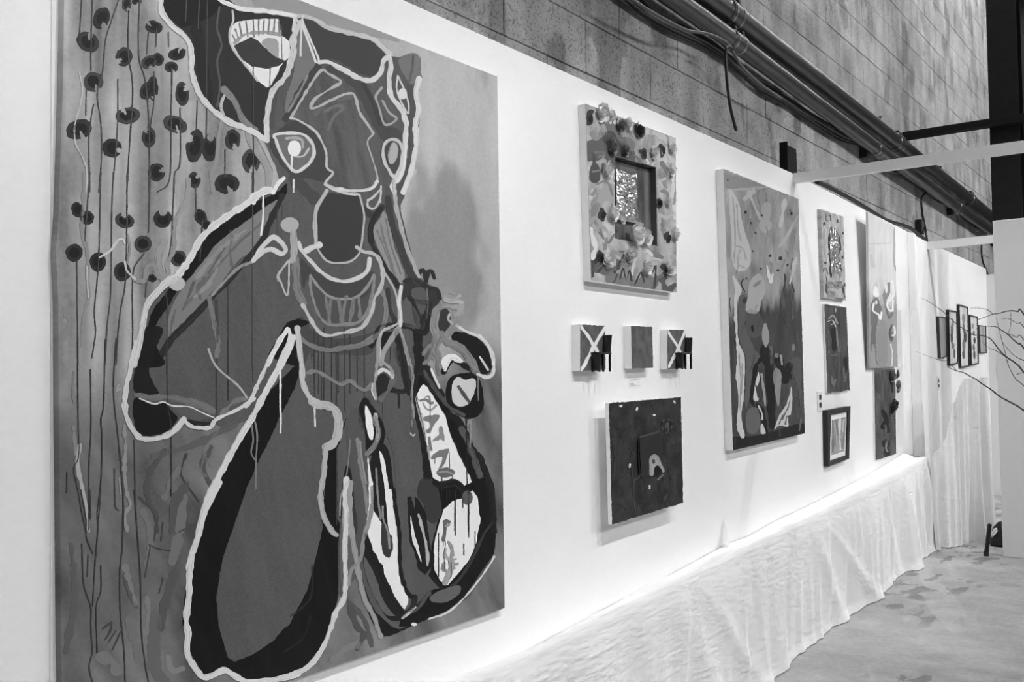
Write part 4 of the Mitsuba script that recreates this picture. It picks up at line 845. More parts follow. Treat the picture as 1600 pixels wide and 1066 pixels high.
for i in range(95):                                       # small layered dabs
    x, y = _rb.uniform(115, 540), _rb.uniform(100, 980)
    dark = ((x - 220) / 130) ** 2 + ((y - 330) / 130) ** 2 < 1 or y > 840
    v = _rb.uniform(70, 130) if dark else _rb.uniform(130, 205)
    a = _rb.uniform(0, 3.14); L = _rb.uniform(14, 40)
    C.line([(x, y), (x + 0.5 * L * math.cos(a) + 4, y + 0.5 * L * math.sin(a) * 1.5), (x + L * math.cos(a), y + L * math.sin(a) * 1.8)], _rb.uniform(8, 20), 'brushmark', int(v) // 6 * 6, 2 + i % 2, 0.6)
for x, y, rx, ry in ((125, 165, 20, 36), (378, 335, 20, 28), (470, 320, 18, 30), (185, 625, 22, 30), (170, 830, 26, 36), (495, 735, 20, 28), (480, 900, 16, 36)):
    C.spot(x, y, rx * 0.85, ry, 'dark_patch', 58, 2, rough=2.6)  # rose shadows painted in, along with dark leaves, left of the roses
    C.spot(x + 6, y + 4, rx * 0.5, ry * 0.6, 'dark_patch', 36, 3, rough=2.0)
def on(C_, x, y, yy): (px, py) = C_.px([(x, y)])[0]; return at(px, py, yy)
for x, y, r, b in ((178, 140, 40, 'rose_paper'), (225, 150, 26, 'rose_paper'), (270, 205, 34, 'rose_grey'), (305, 195, 30, 'rose_paper'), (355, 228, 34, 'rose_dark'), (430, 332, 32, 'rose_paper'), (513, 312, 30, 'rose_paper'), (512, 412, 33, 'rose_paper'), (205, 412, 38, 'rose_paper'), (495, 562, 28, 'rose_paper'), (455, 572, 22, 'rose_dark'),
                   (232, 617, 38, 'rose_paper'), (280, 655, 18, 'rose_paper'), (530, 722, 34, 'rose_paper'), (208, 842, 38, 'rose_paper'), (318, 825, 34, 'rose_paper'), (394, 876, 34, 'rose_paper'), (503, 882, 36, 'rose_paper'), (230, 300, 36, 'rose_grey'), (290, 320, 30, 'rose_grey')):
    rose(fl, on(C, x, y, FY - 0.001), r / 3.045 / 415 * 1.05, b)
rose(fl, on(C, 335, 715, FY - 0.003), 0.048, 'rose_paper', rot=20); rose(fl, on(C, 385, 735, FY - 0.003), 0.034, 'rose_paper', rot=80)
def crumple(quad, y, depth, nu=26, nv=40, seed=1, edge=0.0):
    q = [at(px, py, y) for px, py in quad]
    u, v = np.meshgrid(np.linspace(0, 1, nu), np.linspace(0, 1, nv), indexing='ij')
    P = ((1 - u) * (1 - v))[..., None] * q[0] + (u * (1 - v))[..., None] * q[1] + (u * v)[..., None] * q[2] + ((1 - u) * v)[..., None] * q[3]
    h = np.abs(meshkit.fbm(np.stack([u * 5, v * 9, u * 0 + seed], -1), 3, seed) - 0.5) * 2
    h2 = meshkit.fbm(np.stack([u * 14, v * 22, u * 0 + seed], -1), 2, seed + 5)
    e = np.minimum.reduce([u, 1 - u, v, 1 - v]); f = np.clip(e / 0.12, 0, 1)
    P[..., 1] -= depth * (h * 0.8 + h2 * 0.4) * f + 0.001
    if edge:
        P[..., 0] += edge * (meshkit.noise(np.stack([u * 0 + seed, v * 9, u * 4], -1), seed) - 0.5); P[..., 2] += edge * (meshkit.noise(np.stack([u * 9, v * 0, u * 0], -1), seed + 3) - 0.5)
    return sheet(P)
add('foil_strip', crumple([(963, 263), (995, 271), (999, 350), (963, 343)], FY + 0.012, 0.016, seed=3), 'foil', fl, label='crumpled silver foil strip')

# --- three small box paintings, two with a toy chair
MY = D * (1 - 0.0197)
cloudy('small_box_ground', 0.095, 0.45, 40, 40, 1.0)
def small_box(quad, label, tapes, chair=None):
    k, C, _ = picture('box_painting', label, MY, quad, 'small_box_ground', side='canvas_side', edge_rough=0.002)
    C.see(880, 490, 1563 / 220)
    for q, w in tapes: C.line(q, w, 'white_tape', 226, 2, 0.2)
    if chair:
        rb, rn, fb, seat_y, top, bot = chair
        X2 = at(rb[0], rb[1], MY)[0]; Yn = at_x(rn[0], rn[1], X2)[1]; X1 = at(fb[0], fb[1], MY)[0]
        zb = at(rb[0], bot, MY)[2]; zs = at(rb[0], seat_y, MY)[2]; zt = at(rb[0] + 5, top, MY)[2]
        y0, y1 = Yn, MY - 0.0005; w = 0.0065
        ck = add('toy_chair', bx(X1 - 0.003, X2 + 0.004, y0 - 0.002, y1, zs - 0.006, zs, 0.001), 'black_plastic', k, label='black toy chair')
        lean = 0.010
        def post(yy, xa, za, xb, zb_): return hexa([(xa - w / 2, yy, zb_ if False else za), (xa + w / 2, yy, za), (xa + w / 2, yy + w, za), (xa - w / 2, yy + w, za)], [(xb - w / 2, yy, zb_), (xb + w / 2, yy, zb_), (xb + w / 2, yy + w, zb_), (xb - w / 2, yy + w, zb_)])
        for yy in (y0, y1 - w): add('leg', post(yy, X2, zs, X2 - 0.001, zb), 'black_plastic', ck)
        for yy in (y0, y1 - w): add('leg', post(yy, X1 + w / 2, zs - 0.005, X1 + w / 2, zb), 'black_plastic', ck)
        add('front_panel', bx(X1, X1 + 0.003, y0 + 0.003, y1 - 0.003, zb + 0.006, zs - 0.004), 'black_plastic', ck)
        add('side_panel', bx(X1 + 0.004, X1 + (X2 - X1) * 0.55, y1 - 0.004, y1 - 0.0012, zb + 0.004, zs - 0.004), 'black_plastic', ck)
        n = 3; span = (y1 - y0); sw = span / n * 0.74
        for i in range(n):
            ya = y0 + span * (i + 0.07) / n
            add('back_slat', hexa([(X2 - 0.003, ya, zs), (X2 + 0.003, ya, zs), (X2 + 0.003, ya + sw, zs), (X2 - 0.003, ya + sw, zs)], [(X2 + lean - 0.003, ya, zt - 0.004), (X2 + lean + 0.003, ya, zt - 0.004), (X2 + lean + 0.003, ya + sw, zt - 0.004), (X2 + lean - 0.003, ya + sw, zt - 0.004)]), 'black_plastic', ck)
        add('top_rail', bx(X2 + lean - 0.0045, X2 + lean + 0.0045, y0, y1, zt - 0.009, zt, 0.002), 'black_plastic', ck)
    return k
small_box([(906.7, 507), (945.5, 509), (946.2, 578), (906.9, 579.8)], 'small white box painting, leftmost of three, with white tape cross and black toy chair',
          [([(185, 130), (260, 230), (320, 330), (375, 420)], 38), ([(465, 150), (400, 260), (350, 350)], 34), ([(330, 395), (280, 480), (240, 560), (190, 630)], 36)],
          ((941.5, 581.5), (954.5, 581), (923.8, 578.7), 551, 524, 581))
small_box([(986.3, 509.2), (1019, 511), (1020.6, 574.8), (987.8, 576)], 'small plain dark grey box painting between the two with toy chairs', [])
small_box([(1043.3, 515.3), (1071.4, 515.8), (1071.8, 574.8), (1043.6, 577.2)], 'small white box painting, rightmost of three, with white tape cross and black toy chair',
          [([(1160, 195), (1210, 280), (1260, 350), (1300, 430)], 26), ([(1355, 195), (1290, 350), (1230, 480), (1170, 590)], 30)],
          ((1070, 577), (1081, 576), (1055.5, 575.8), 551.5, 528, 577))
# --- label card
ck = thing('label_card', 'small white printed label card under the middle small box', 'label')
cc = [tuple(at(x, y, D)[[0, 2]]) for x, y in ((982.3, 591.5), (999.8, 590.3), (999.8, 604.6), (982.5, 606))]
put(ck, slab(Polygon(cc), D - 0.0016, D - 0.0002), 'paper_white')
(cx0, cz0), (cx1, cz1) = cc[3], cc[1]
for i, (a, b, z) in enumerate(((0.12, 0.9, 0.86), (0.12, 0.62, 0.74), (0.12, 0.36, 0.42), (0.12, 0.5, 0.32), (0.12, 0.8, 0.22))):
    add('text_line', slab(sbox(cx0 + a * (cx1 - cx0), cz0 + z * (cz1 - cz0) - 0.0008, cx0 + b * (cx1 - cx0), cz0 + z * (cz1 - cz0) + 0.0008), D - 0.0019, D - 0.0012), grey(120 if i < 4 else 170), ck)

# --- square dark painting below them, standing off the wall
DY = D * (1 - 0.0372)
cloudy('tar_ground', 0.022, 0.9, 24, 24, 3.0, fine=0.5)
dq = [(951.9, 630), (1064, 620.5), (1067.6, 786), (956.8, 820)]
dk, C, bb = picture('tar_painting', 'square near-black relief painting with white nails standing off the wall', DY, dq, 'tar_ground', y_back=DY + 0.017, edge_rough=0.004)
add('hanging_cleat', bx(bb[0] + 0.08, bb[2] - 0.08, DY + 0.017, D - 0.0005, bb[1] + 0.2, bb[3] - 0.1), 'canvas_side', dk)
C.see(920, 600, 1066 / 250)
C.fill([(330, 355), (455, 318), (485, 340), (480, 600), (345, 630)], 'raised_square', 44, 18, smooth=False)
C.line([(335, 356), (455, 320)], 9, 'raised_edge', 72, 19, 0.2)
C.line([(328, 380), (325, 500), (335, 600)], 8, 'raised_edge', 18, 19, 0.2)
C.line([(345, 590), (330, 625), (300, 640)], 8, 'raised_edge', 68, 6, 0.3)
C.line([(410, 600), (405, 520), (420, 485), (445, 490), (475, 540), (490, 580)], 24, 'pale_figure', 150, 20, 0.3)
C.fill([(400, 560), (405, 500), (430, 478), (460, 500), (490, 560), (480, 580), (450, 545), (430, 560), (425, 605), (408, 605)], 'pale_figure', 158, 20)
C.spot(424, 518, 10, 16, 'pale_figure', 70, 22)
C.fill([(430, 560), (455, 545), (480, 580), (440, 610)], 'pale_figure', 24, 22)
C.line([(455, 640), (490, 605)], 7, 'pale_figure', 110, 20)
for a in range(10):
    t = a * 0.63
    C.line([(518 + 34 * math.cos(t), 278 + 46 * math.sin(t)), (518 + 34 * math.cos(t + 0.5), 278 + 46 * math.sin(t + 0.5))], 10, 'ring_mark', 30 if a % 2 else 70, 4, 0.4)
C.line([(510, 290), (525, 255), (530, 310)], 12, 'ring_mark', 76, 4, 0.5)
for q, w, v in (([(300, 640), (295, 740), (310, 860)], 10, 82), ([(285, 560), (290, 620)], 12, 70), ([(160, 400), (170, 460), (165, 640)], 12, 66), ([(265, 420), (300, 470)], 16, 62), ([(500, 770), (520, 740)], 14, 74), ([(550, 390), (560, 410)], 16, 72), ([(340, 720), (380, 680)], 12, 66), ([(420, 420), (400, 380)], 20, 60), ([(470, 660), (480, 720)], 12, 62), ([(150, 280), (250, 300), (330, 240)], 14, 56), ([(200, 800), (260, 840)], 16, 58), ([(530, 560), (545, 640)], 16, 58), ([(420, 130), (440, 180)], 20, 62), ([(480, 230), (560, 250)], 10, 68)):
    C.line(q, w * 0.7, 'scratch_mark', v - 10, 4, 0.8)
for x, y, a in ((210, 148, 0), (318, 168, 50), (432, 208, 0), (568, 122, -35), (270, 545, 75), (402, 688, 80)):
    p = on(C, x, y, DY); m = bx(-0.008, 0.008, -0.004, 0.001, -0.0038, 0.0038, 0.001); m.apply_transform(trimesh.transformations.rotation_matrix(math.radians(-a), [0, 1, 0])); m.apply_translation(p)
    add('white_nail', m, 'paper_white', dk)

# --- tall painting
TY = D * (1 - 0.0225)
tq = [(1131, 263.7), (1247.6, 311), (1257.8, 677.3), (1145.8, 704)]
_z1, _z0 = at(1131, 263, TY)[2], at(1146, 704, TY)[2]
_x0, _x1 = at(1131, 263, TY)[0], at(1248, 311, TY)[0]
def tall_fn(p, n, uv):
    v = (p.z - _z0) / (_z1 - _z0); u = (p.x - _x0) / (_x1 - _x0)
    w = FB(p.x * 9, p.z * 6, octaves=4) - 0.5
    edge = v + 0.18 * w - 0.10 * u
    t = SS(0.44, 0.56, edge)
    blot = FB(p.x * 22, p.z * 12, octaves=3) - 0.5
    hi = 0.30 * (1 + 0.7 * w + 0.6 * blot + 0.10 * (N(p.x * 150, p.z * 150) - 0.5))
    lo = 0.042 * (1 + 0.9 * w + 0.8 * blot + 0.25 * (N(p.x * 150, p.z * 150) - 0.5))
    return tone(lo * (1 - t) + hi * t)
mat('tall_ground', tall_fn, rough=0.5, spec=0.35)
tl, C, _ = picture('abstract_painting', 'tall abstract canvas, pale grey above and nearly black below, under the long timber brace', TY, tq, 'tall_ground', edge_rough=0.003)
C.see(1090, 240, 4.1)
C.fill([(200, 225), (240, 270), (270, 340), (285, 440), (310, 530), (340, 620), (340, 700), (300, 752), (250, 745), (220, 690), (215, 520), (205, 360)], 'pale_shape', 186, 2)
for q in ([(225, 280), (235, 420), (240, 560), (235, 700)], [(250, 330), (258, 480), (275, 560)], [(240, 590), (290, 610), (310, 680)], [(270, 620), (255, 700), (300, 735)]):
    C.line(q, 9, 'pale_streak', 160, 3, 0.5)
C.line([(330, 250), (355, 320), (400, 420)], 20, 'pale_streak', 178, 2, 0.5)
C.line([(220, 232), (330, 225), (440, 215)], 14, 'pale_streak', 168, 2, 0.5)
C.line([(360, 245), (300, 290)], 26, 'pale_streak', 176, 2, 0.5)
C.fill([(180, 130), (420, 205), (330, 222), (200, 225), (175, 200)], 'pale_shape', 140, 1)
C.line([(560, 300), (530, 460)], 30, 'pale_streak', 184, 2, 0.5)
C.line([(640, 400), (600, 480), (550, 560), (520, 600)], 20, 'pale_streak', 172, 2, 0.5)
C.line([(440, 340), (430, 480)], 60, 'pale_streak', 168, 1, 0.4)
C.line([(630, 670), (610, 760), (590, 830)], 14, 'pale_streak', 180, 2, 0.6)
C.line([(600, 690), (610, 740)], 10, 'pale_streak', 176, 2, 0.6)
C.fill([(385, 770), (420, 800), (437, 860), (410, 940), (385, 1020), (310, 1010), (318, 920), (330, 830)], 'pale_shape', 168, 3)
C.line([(360, 850), (400, 820)], 20, 'dark_mark', 128, 4, 0.5)
C.fill([(222, 780), (262, 830), (280, 880), (250, 960), (243, 1066), (232, 1066), (240, 900)], 'pale_shape', 190, 3)
C.line([(445, 720), (465, 830), (480, 770)], 16, 'pale_streak', 215, 4, 0.6)
for x, y, r in ((192, 165, 6), (305, 375, 10), (410, 395, 9), (440, 298, 5), (465, 655, 8), (530, 670, 13), (515, 748, 8), (600, 385, 10), (590, 360, 6), (300, 940, 16), (350, 625, 6), (405, 742, 5), (575, 715, 6), (310, 800, 7), (340, 445, 6), (372, 508, 6)):
    C.spot(x, y, r * 0.8, r * 1.2, 'dark_mark', 54, 4, rough=1.0)
for i in range(70):                                       # thin dragged strokes over the whole canvas
    x, y = _rb.uniform(180, 650), _rb.uniform(160, 1840)
    v = int(_rb.uniform(120, 176)) if y < 780 - 0.15 * (x - 180) else int(_rb.uniform(44, 92))
    C.line([(x, y), (x + _rb.uniform(-14, 14), y + 30), (x + _rb.uniform(-24, 24), y + _rb.uniform(60, 120))], _rb.uniform(3, 10), 'brushmark', v // 8 * 8, 1 + i % 3, 0.8)
C.see(1090, 470, 4.1)
C.fill([(232, -10), (250, -10), (258, 240), (300, 370), (295, 600), (280, 740), (300, 870), (270, 868), (250, 780), (262, 640), (245, 480), (248, 340)], 'pale_shape', 196, 3)
for q in ([(262, 330), (275, 520), (268, 700)], [(285, 400), (280, 600)]): C.line(q, 8, 'dark_mark', 150, 4, 0.5)
C.fill([(265, 0), (310, -30), (330, 80), (300, 150), (360, 300), (400, 380), (350, 520), (330, 620), (310, 700), (300, 600), (310, 380), (265, 240)], 'grey_shape', 92, 2)
C.fill([(310, 70), (390, 75), (420, 160), (390, 230), (320, 220)], 'grey_shape', 82, 3)
C.spot(352, 178, 8, 22, 'dark_mark', 30, 5, rough=1)
C.fill([(430, 140), (455, 200), (455, 260), (432, 300), (410, 220)], 'pale_shape', 150, 4)
C.fill([(330, 690), (390, 700), (400, 800), (370, 850), (320, 840), (305, 760)], 'grey_shape', 98, 3)
C.fill([(388, 455), (395, 500), (378, 560), (388, 635), (355, 630), (365, 540)], 'pale_shape', 200, 4)
C.line([(372, 545), (385, 620)], 8, 'dark_mark', 60, 5)
C.line([(408, 470), (425, 600), (432, 670)], 14, 'pale_streak', 150, 4, 0.5)
C.line([(388, 675), (410, 720), (412, 760)], 10, 'pale_streak', 200, 4, 0.5)
C.fill([(412, 785), (435, 845), (402, 848)], 'pale_shape', 205, 4)
C.fill([(500, 430), (535, 470), (530, 600), (512, 680), (490, 560), (480, 480)], 'grey_shape', 138, 4)
C.line([(470, 300), (470, 400)], 22, 'grey_shape', 100, 3, 0.5)
C.spot(505, 350, 12, 16, 'pale_shape', 130, 4); C.line([(532, 355), (540, 410)], 14, 'pale_streak', 150, 4)
C.spot(612, 300, 12, 24, 'grey_shape', 120, 4)
C.fill([(600, 550), (605, 640), (595, 730), (575, 740), (580, 805), (520, 800), (490, 825), (520, 740), (560, 680), (585, 610)], 'pale_shape', 190, 4)
for q in ([(540, 760), (580, 680)], [(560, 790), (570, 740)], [(590, 640), (575, 700)], [(520, 790), (545, 730)]): C.line(q, 9, 'dark_mark', 96, 5, 0.6)
C.fill([(590, 390), (660, 380), (660, 680), (640, 560), (610, 470)], 'grey_shape', 84, 3)
C.line([(400, 380), (370, 440), (350, 640), (400, 690), (440, 840)], 30, 'black_shape', 28, 3, 0.4)
C.line([(430, 310), (460, 480), (470, 620), (480, 800)], 50, 'black_shape', 32, 3, 0.4)
C.line([(520, 380), (560, 500), (590, 420)], 40, 'black_shape', 30, 3, 0.5)
C.line([(660, 760), (650, 830)], 16, 'grey_shape', 96, 4, 0.6)
C.fill([(220, 880), (400, 860), (600, 800), (690, 790), (690, 850), (235, 960)], 'black_shape', 34, 2)

# --- silver relief panel, dark panel, framed print
SY = D * (1 - 0.0122)
cloudy('silver_ground', 0.42, 0.5, 40, 30, 6.0, rough=0.35)
sk, C, _ = picture('foil_collage', 'narrow light grey panel with a crumpled silver foil figure, above the narrow dark grey painting', SY, [(1282.6, 327), (1317.8, 338.5), (1321.5, 469.5), (1287.4, 465)], 'silver_ground', side='silver_ground')
q = lambda pts: [(1260 + a / 5.33, 310 + b / 5.33) for a, b in pts]
add('foil_figure', crumple(q([(200, 265), (255, 275), (283, 650), (205, 640)]), SY, 0.022, 20, 46, seed=11, edge=0.03), 'foil', sk, label='crumpled silver foil figure')
C.see(1260, 310, 5.33)
for pts, w, v in (([(195, 260), (188, 400), (200, 560), (205, 660)], 12, 60), ([(262, 300), (285, 420), (268, 470), (285, 620)], 12, 70), ([(170, 660), (165, 760), (180, 810)], 10, 80), ([(230, 720), (260, 750), (285, 700)], 12, 90), ([(300, 730), (310, 790), (322, 830)], 12, 70), ([(205, 240), (215, 290)], 12, 90), ([(190, 800), (240, 830), (300, 840)], 14, 110), ([(135, 600), (160, 580), (180, 630)], 16, 130), ([(180, 470), (190, 440)], 10, 110)):
    C.line(pts, w, 'dark_seam', v, 3, 0.6)
for x, y in ((148, 212), (258, 190), (158, 540), (300, 490), (305, 290), (280, 420), (262, 730), (320, 720), (140, 600), (290, 600)):
    C.spot(x, y, 8, 14, 'dark_seam', 74, 4, rough=0.8)
C.line([(162, 135), (162, 180), (178, 188)], 8, 'embossed_letter', 96, 5); C.line([(200, 145), (200, 185)], 8, 'embossed_letter', 100, 5); C.line([(185, 140), (200, 140)], 8, 'embossed_letter', 96, 5); C.line([(255, 175), (262, 200)], 8, 'embossed_letter', 96, 5)
for x0, y0, s in ((165, 690, 1), (235, 690, 2), (170, 770, 3)):
    add('foil_scrap', crumple(q([(x0, y0), (x0 + 60, y0 + 8), (x0 + 66, y0 + 60), (x0 + 6, y0 + 54)]), SY, 0.012, 12, 12, seed=20 + s), 'foil', sk)

cloudy('slate_ground', 0.06, 0.8, 30, 10, 8.0, fine=0.4)
kk, C, _ = picture('slate_painting', 'narrow dark grey painting under the silver relief panel', D * (1 - 0.0085), [(1288.4, 475), (1322.6, 480.6), (1328, 610), (1293.4, 614.4)], 'slate_ground', edge_rough=0.006)
C.see(1260, 470, 3.948)
for pts, w, v in (([(140, 110), (165, 90), (190, 140)], 8, 150), ([(130, 130), (160, 120), (180, 160)], 6, 190), ([(150, 150), (180, 130)], 5, 200), ([(185, 170), (190, 250), (200, 310)], 10, 120), ([(135, 180), (140, 320)], 10, 104), ([(165, 180), (170, 300)], 26, 40), ([(180, 50), (178, 70)], 8, 150), ([(215, 70), (230, 200)], 30, 74), ([(155, 470), (165, 520), (180, 490)], 12, 110), ([(230, 420), (235, 500), (255, 430)], 14, 96), ([(150, 340), (190, 330)], 8, 96), ([(240, 360), (250, 460)], 20, 44)):
    C.line(pts, w, 'brushmark', v, 3, 0.5)

PY = D * (1 - 0.0164)
fk = thing('framed_print', 'small print with a white mount in a black frame, below the narrow dark grey painting', 'framed picture')
pl = lambda pts, y: [tuple(at(a, b, y)[[0, 2]]) for a, b in pts]
outer = pl([(1293, 641.4), (1329, 634.8), (1326.8, 717), (1294.6, 729.4)], PY); inner = pl([(1298.4, 648.6), (1325, 643.4), (1323, 711.7), (1297, 720.6)], PY)
put(fk, slab(Polygon(outer, [inner]), PY, D - 0.001), 'black_frame')
add('mount', slab(Polygon(inner).buffer(0.0005), PY + 0.008, PY + 0.012), 'paper_white', fk)
cloudy('print_ground', 0.30, 0.5, 30, 20, 4.0)
pr_px = [(1300, 656.5), (1321.4, 652), (1319.7, 705), (1299, 711.7)]
add('print', slab(Polygon(pl(pr_px, PY + 0.007)), PY + 0.007, PY + 0.009), 'print_ground', fk)
C = wall_canvas(fk + '__print', PY + 0.007, pr_px); C.see(1255, 600, 7.61)
for pts, w, v in (([(440, 420), (430, 560), (435, 700), (445, 780)], 26, 205), ([(365, 470), (390, 600), (400, 740)], 14, 178), ([(455, 560), (430, 640), (470, 680)], 12, 120), ([(360, 640), (350, 800)], 22, 120), ([(480, 430), (470, 560)], 20, 190), ([(395, 440), (410, 600)], 26, 128), ([(480, 620), (470, 760)], 14, 130)):
    C.line(pts, w, 'brushmark', v, 2, 0.5)

# --- tall pale panel leaning off the wall, and the rosette panel under it
lk = thing('leaning_panel', 'tall pale panel painting with flowing grey figures, its top leaning off the wall', 'painting')
def lean_y(py): return D * (0.962 + 0.024 * (py - 330) / 245)
def on_lean(px, py):                                    # plane through the top and bottom depths
    d = ray(px, py)
    z1, z0 = EYE + 0.455 * D, EYE + 0.01 * D
    y1, y0 = D * 0.962, D * 0.986
    k = (y1 - y0) / (z1 - z0)                              # y = y0 + k (z - z0)
    t = (y0 + k * (EYE - z0)) / (d[1] - k * d[2])
    return ORIGIN + d * t
Lq = [(1356.3, 330.5), (1398.6, 354.5), (1402.6, 573.5), (1357.8, 575.5)]
c0_, c1_, c2_, c3_ = [on_lean(*p_) for p_ in Lq]
ex = np.array([1.0, 0, 0]); ez = np.array([0, c0_[1] - c3_[1], c0_[2] - c3_[2]]); ez /= np.linalg.norm(ez); en = np.cross(ex, ez)   # points away from the wall
lp = lambda px, py: (float((on_lean(px, py) - c3_) @ ex), float((on_lean(px, py) - c3_) @ ez))
place_l = lambda v: c3_ + v[:, :1] * ex + v[:, 1:2] * ez + v[:, 2:] * en
m = trimesh.creation.extrude_polygon(Polygon([lp(*p_) for p_ in Lq]), 0.014, engine='earcut'); m.apply_translation([0, 0, -0.014]); m.vertices = place_l(m.vertices)
zl0, zl1 = c3_[2], c0_[2]
def lean_fn(p, n, uv):
    v = (p.z - zl0) / (zl1 - zl0)
    w = FB(p.x * 12, p.z * 7, octaves=4) - 0.5
    t = SS(0.40, 0.62, v + 0.25 * w)
    st = FB(p.x * 60, p.z * 4, octaves=2) - 0.5
    return tone((0.33 * (1 - t) + 0.66 * t) * (1 + 0.25 * w + 0.15 * st))
mat('lean_ground', lean_fn, rough=0.3, spec=0.5)
put(lk, m, 'lean_ground')
add('hanging_spacer', bx(c1_[0] - 0.12, c1_[0] - 0.06, D * 0.976, D - 0.0005, c0_[2] - 0.30, c0_[2] - 0.25), 'canvas_side', lk)
C = Canvas(lk, lp, Lq, place_l)
C.see(1260, 310, 5.33)
C.line([(735, 250), (730, 400), (728, 530), (748, 600)], 18, 'grey_shape', 168, 3, 0.3)
C.fill([(540, 880), (560, 840), (590, 830), (620, 900), (630, 960), (600, 980), (545, 1066), (535, 980)], 'grey_shape', 118, 2)
C.fill([(575, 730), (598, 770), (600, 815), (575, 825), (558, 790)], 'white_shape', 236, 4)
C.line([(560, 880), (552, 930), (575, 955), (600, 970), (612, 1005), (625, 950)], 16, 'white_shape', 232, 4, 0.4)
C.spot(580, 865, 10, 20, 'white_shape', 226, 4)
C.fill([(640, 780), (690, 700), (700, 780), (665, 880), (690, 1000), (670, 960), (640, 860)], 'grey_shape', 140, 2)
C.line([(715, 690), (725, 800), (700, 840), (672, 870), (680, 920), (715, 935), (720, 850)], 16, 'white_shape', 232, 4, 0.3)
C.line([(700, 690), (700, 790), (670, 850)], 9, 'white_shape', 220, 4)
C.line([(665, 900), (690, 1000), (720, 930)], 14, 'grey_shape', 116, 3)
C.spot(665, 750, 10, 40, 'white_shape', 222, 3)
C.line([(520, 380), (700, 375)], 6, 'grey_shape', 190, 2, 0.4); C.line([(540, 480), (560, 560)], 30, 'grey_shape', 196, 1, 0.5)
C.see(1260, 470, 3.948)
C.fill([(415, 90), (440, 110), (430, 200), (420, 300), (395, 310), (400, 200)], 'grey_shape', 112, 2)
C.fill([(395, 310), (410, 270), (430, 320), (440, 390), (400, 400)], 'grey_shape', 158, 2)
C.line([(425, 280), (430, 370), (440, 395)], 8, 'grey_shape', 120, 3)
C.fill([(450, 130), (490, 140), (500, 300), (490, 410), (445, 410), (430, 260)], 'grey_shape', 146, 1)
C.line([(525, 150), (515, 200), (525, 250), (530, 200)], 12, 'grey_shape', 96, 4, 0.4)
C.line([(540, 160), (545, 200), (530, 215)], 12, 'white_shape', 226, 4, 0.3)
C.line([(520, 270), (530, 330), (525, 400)], 8, 'white_shape', 215, 4, 0.4)

RY = D * (1 - 0.0075)
cloudy('slate_ground_dim', 0.085, 0.7, 20, 12, 11.0, fine=0.3)
rk, C, _ = picture('rosette_painting', 'narrow dark grey painting with fabric rosettes, lowest on the wall under the leaning pale panel', RY, [(1366.4, 577.5), (1398.8, 577), (1400.2, 709.4), (1368.4, 719.5)], 'slate_ground_dim')
C.see(1260, 470, 3.948)
for pts, w, v in (([(470, 680), (490, 740), (470, 780)], 26, 36), ([(480, 700), (500, 800)], 30, 44), ([(485, 770), (490, 810)], 12, 130), ([(495, 870), (490, 910), (500, 930)], 12, 150), ([(490, 880), (495, 950)], 36, 48), ([(440, 620), (470, 600)], 20, 90), ([(440, 470), (450, 560)], 30, 78), ([(520, 480), (530, 560)], 20, 50)):
    C.line(pts, w, 'brushmark', v, 3, 0.5)
for x, y, r, b in ((525, 462, 0.042, 'rose_grey'), (555, 455, 0.030, 'rose_grey'), (560, 520, 0.034, 'rose_grey'), (562, 548, 0.022, 'rose_grey'), (525, 655, 0.050, 'rose_dark'), (545, 640, 0.034, 'rose_dark')):
    rose(rk, on(C, x, y, RY - 0.004), r, b, name='rosette', flat=0.8)

# --- five far frames
def far_frame(q_, label, dark_left=True, pale=False):
    y = D - 0.024
    k = thing('far_frame', label, 'framed picture', 'row of five pictures on the far wall')
    o = [tuple(at(a, b, y)[[0, 2]]) for a, b in q_]
    xs = [p_[0] for p_ in o]; w = 0.022
    w = 0.012 if not pale else 0.006; P = Polygon(o); I = P.buffer(-w, join_style=2)
    put(k, slab(P.difference(I), y, D - 0.001), 'black_frame' if not pale else 'grey_frame')
    return k, I, y, xs
mat('grey_frame', value=0.05, rough=0.5)
cloudy('far_sheet', 0.62, 0.25, 12, 5, 2.0); cloudy('far_sheet_grey', 0.33, 0.4, 12, 5, 7.0)
ff = [([(1467, 494.5), (1479.2, 495.5), (1480.4, 558), (1470, 560)], 'grey picture with thin dark edge, leftmost in the row of five far pictures', True),
      ([(1482.5, 484), (1496, 486.5), (1497.6, 568.5), (1484.5, 571.5)], 'black framed drawing, second from left in the row of five far pictures', False),
      ([(1499, 475.5), (1513, 479.8), (1515, 573), (1502, 575)], 'black framed drawing, tallest in the row of five far pictures', False),
      ([(1516, 492), (1528, 495), (1529.6, 569), (1518.6, 571)], 'black framed drawing, second from right in the row of five far pictures', False),
      ([(1530, 508), (1541, 509.5), (1542, 552), (1532.3, 552)], 'grey picture with thin dark edge, rightmost in the row of five far pictures', True)]
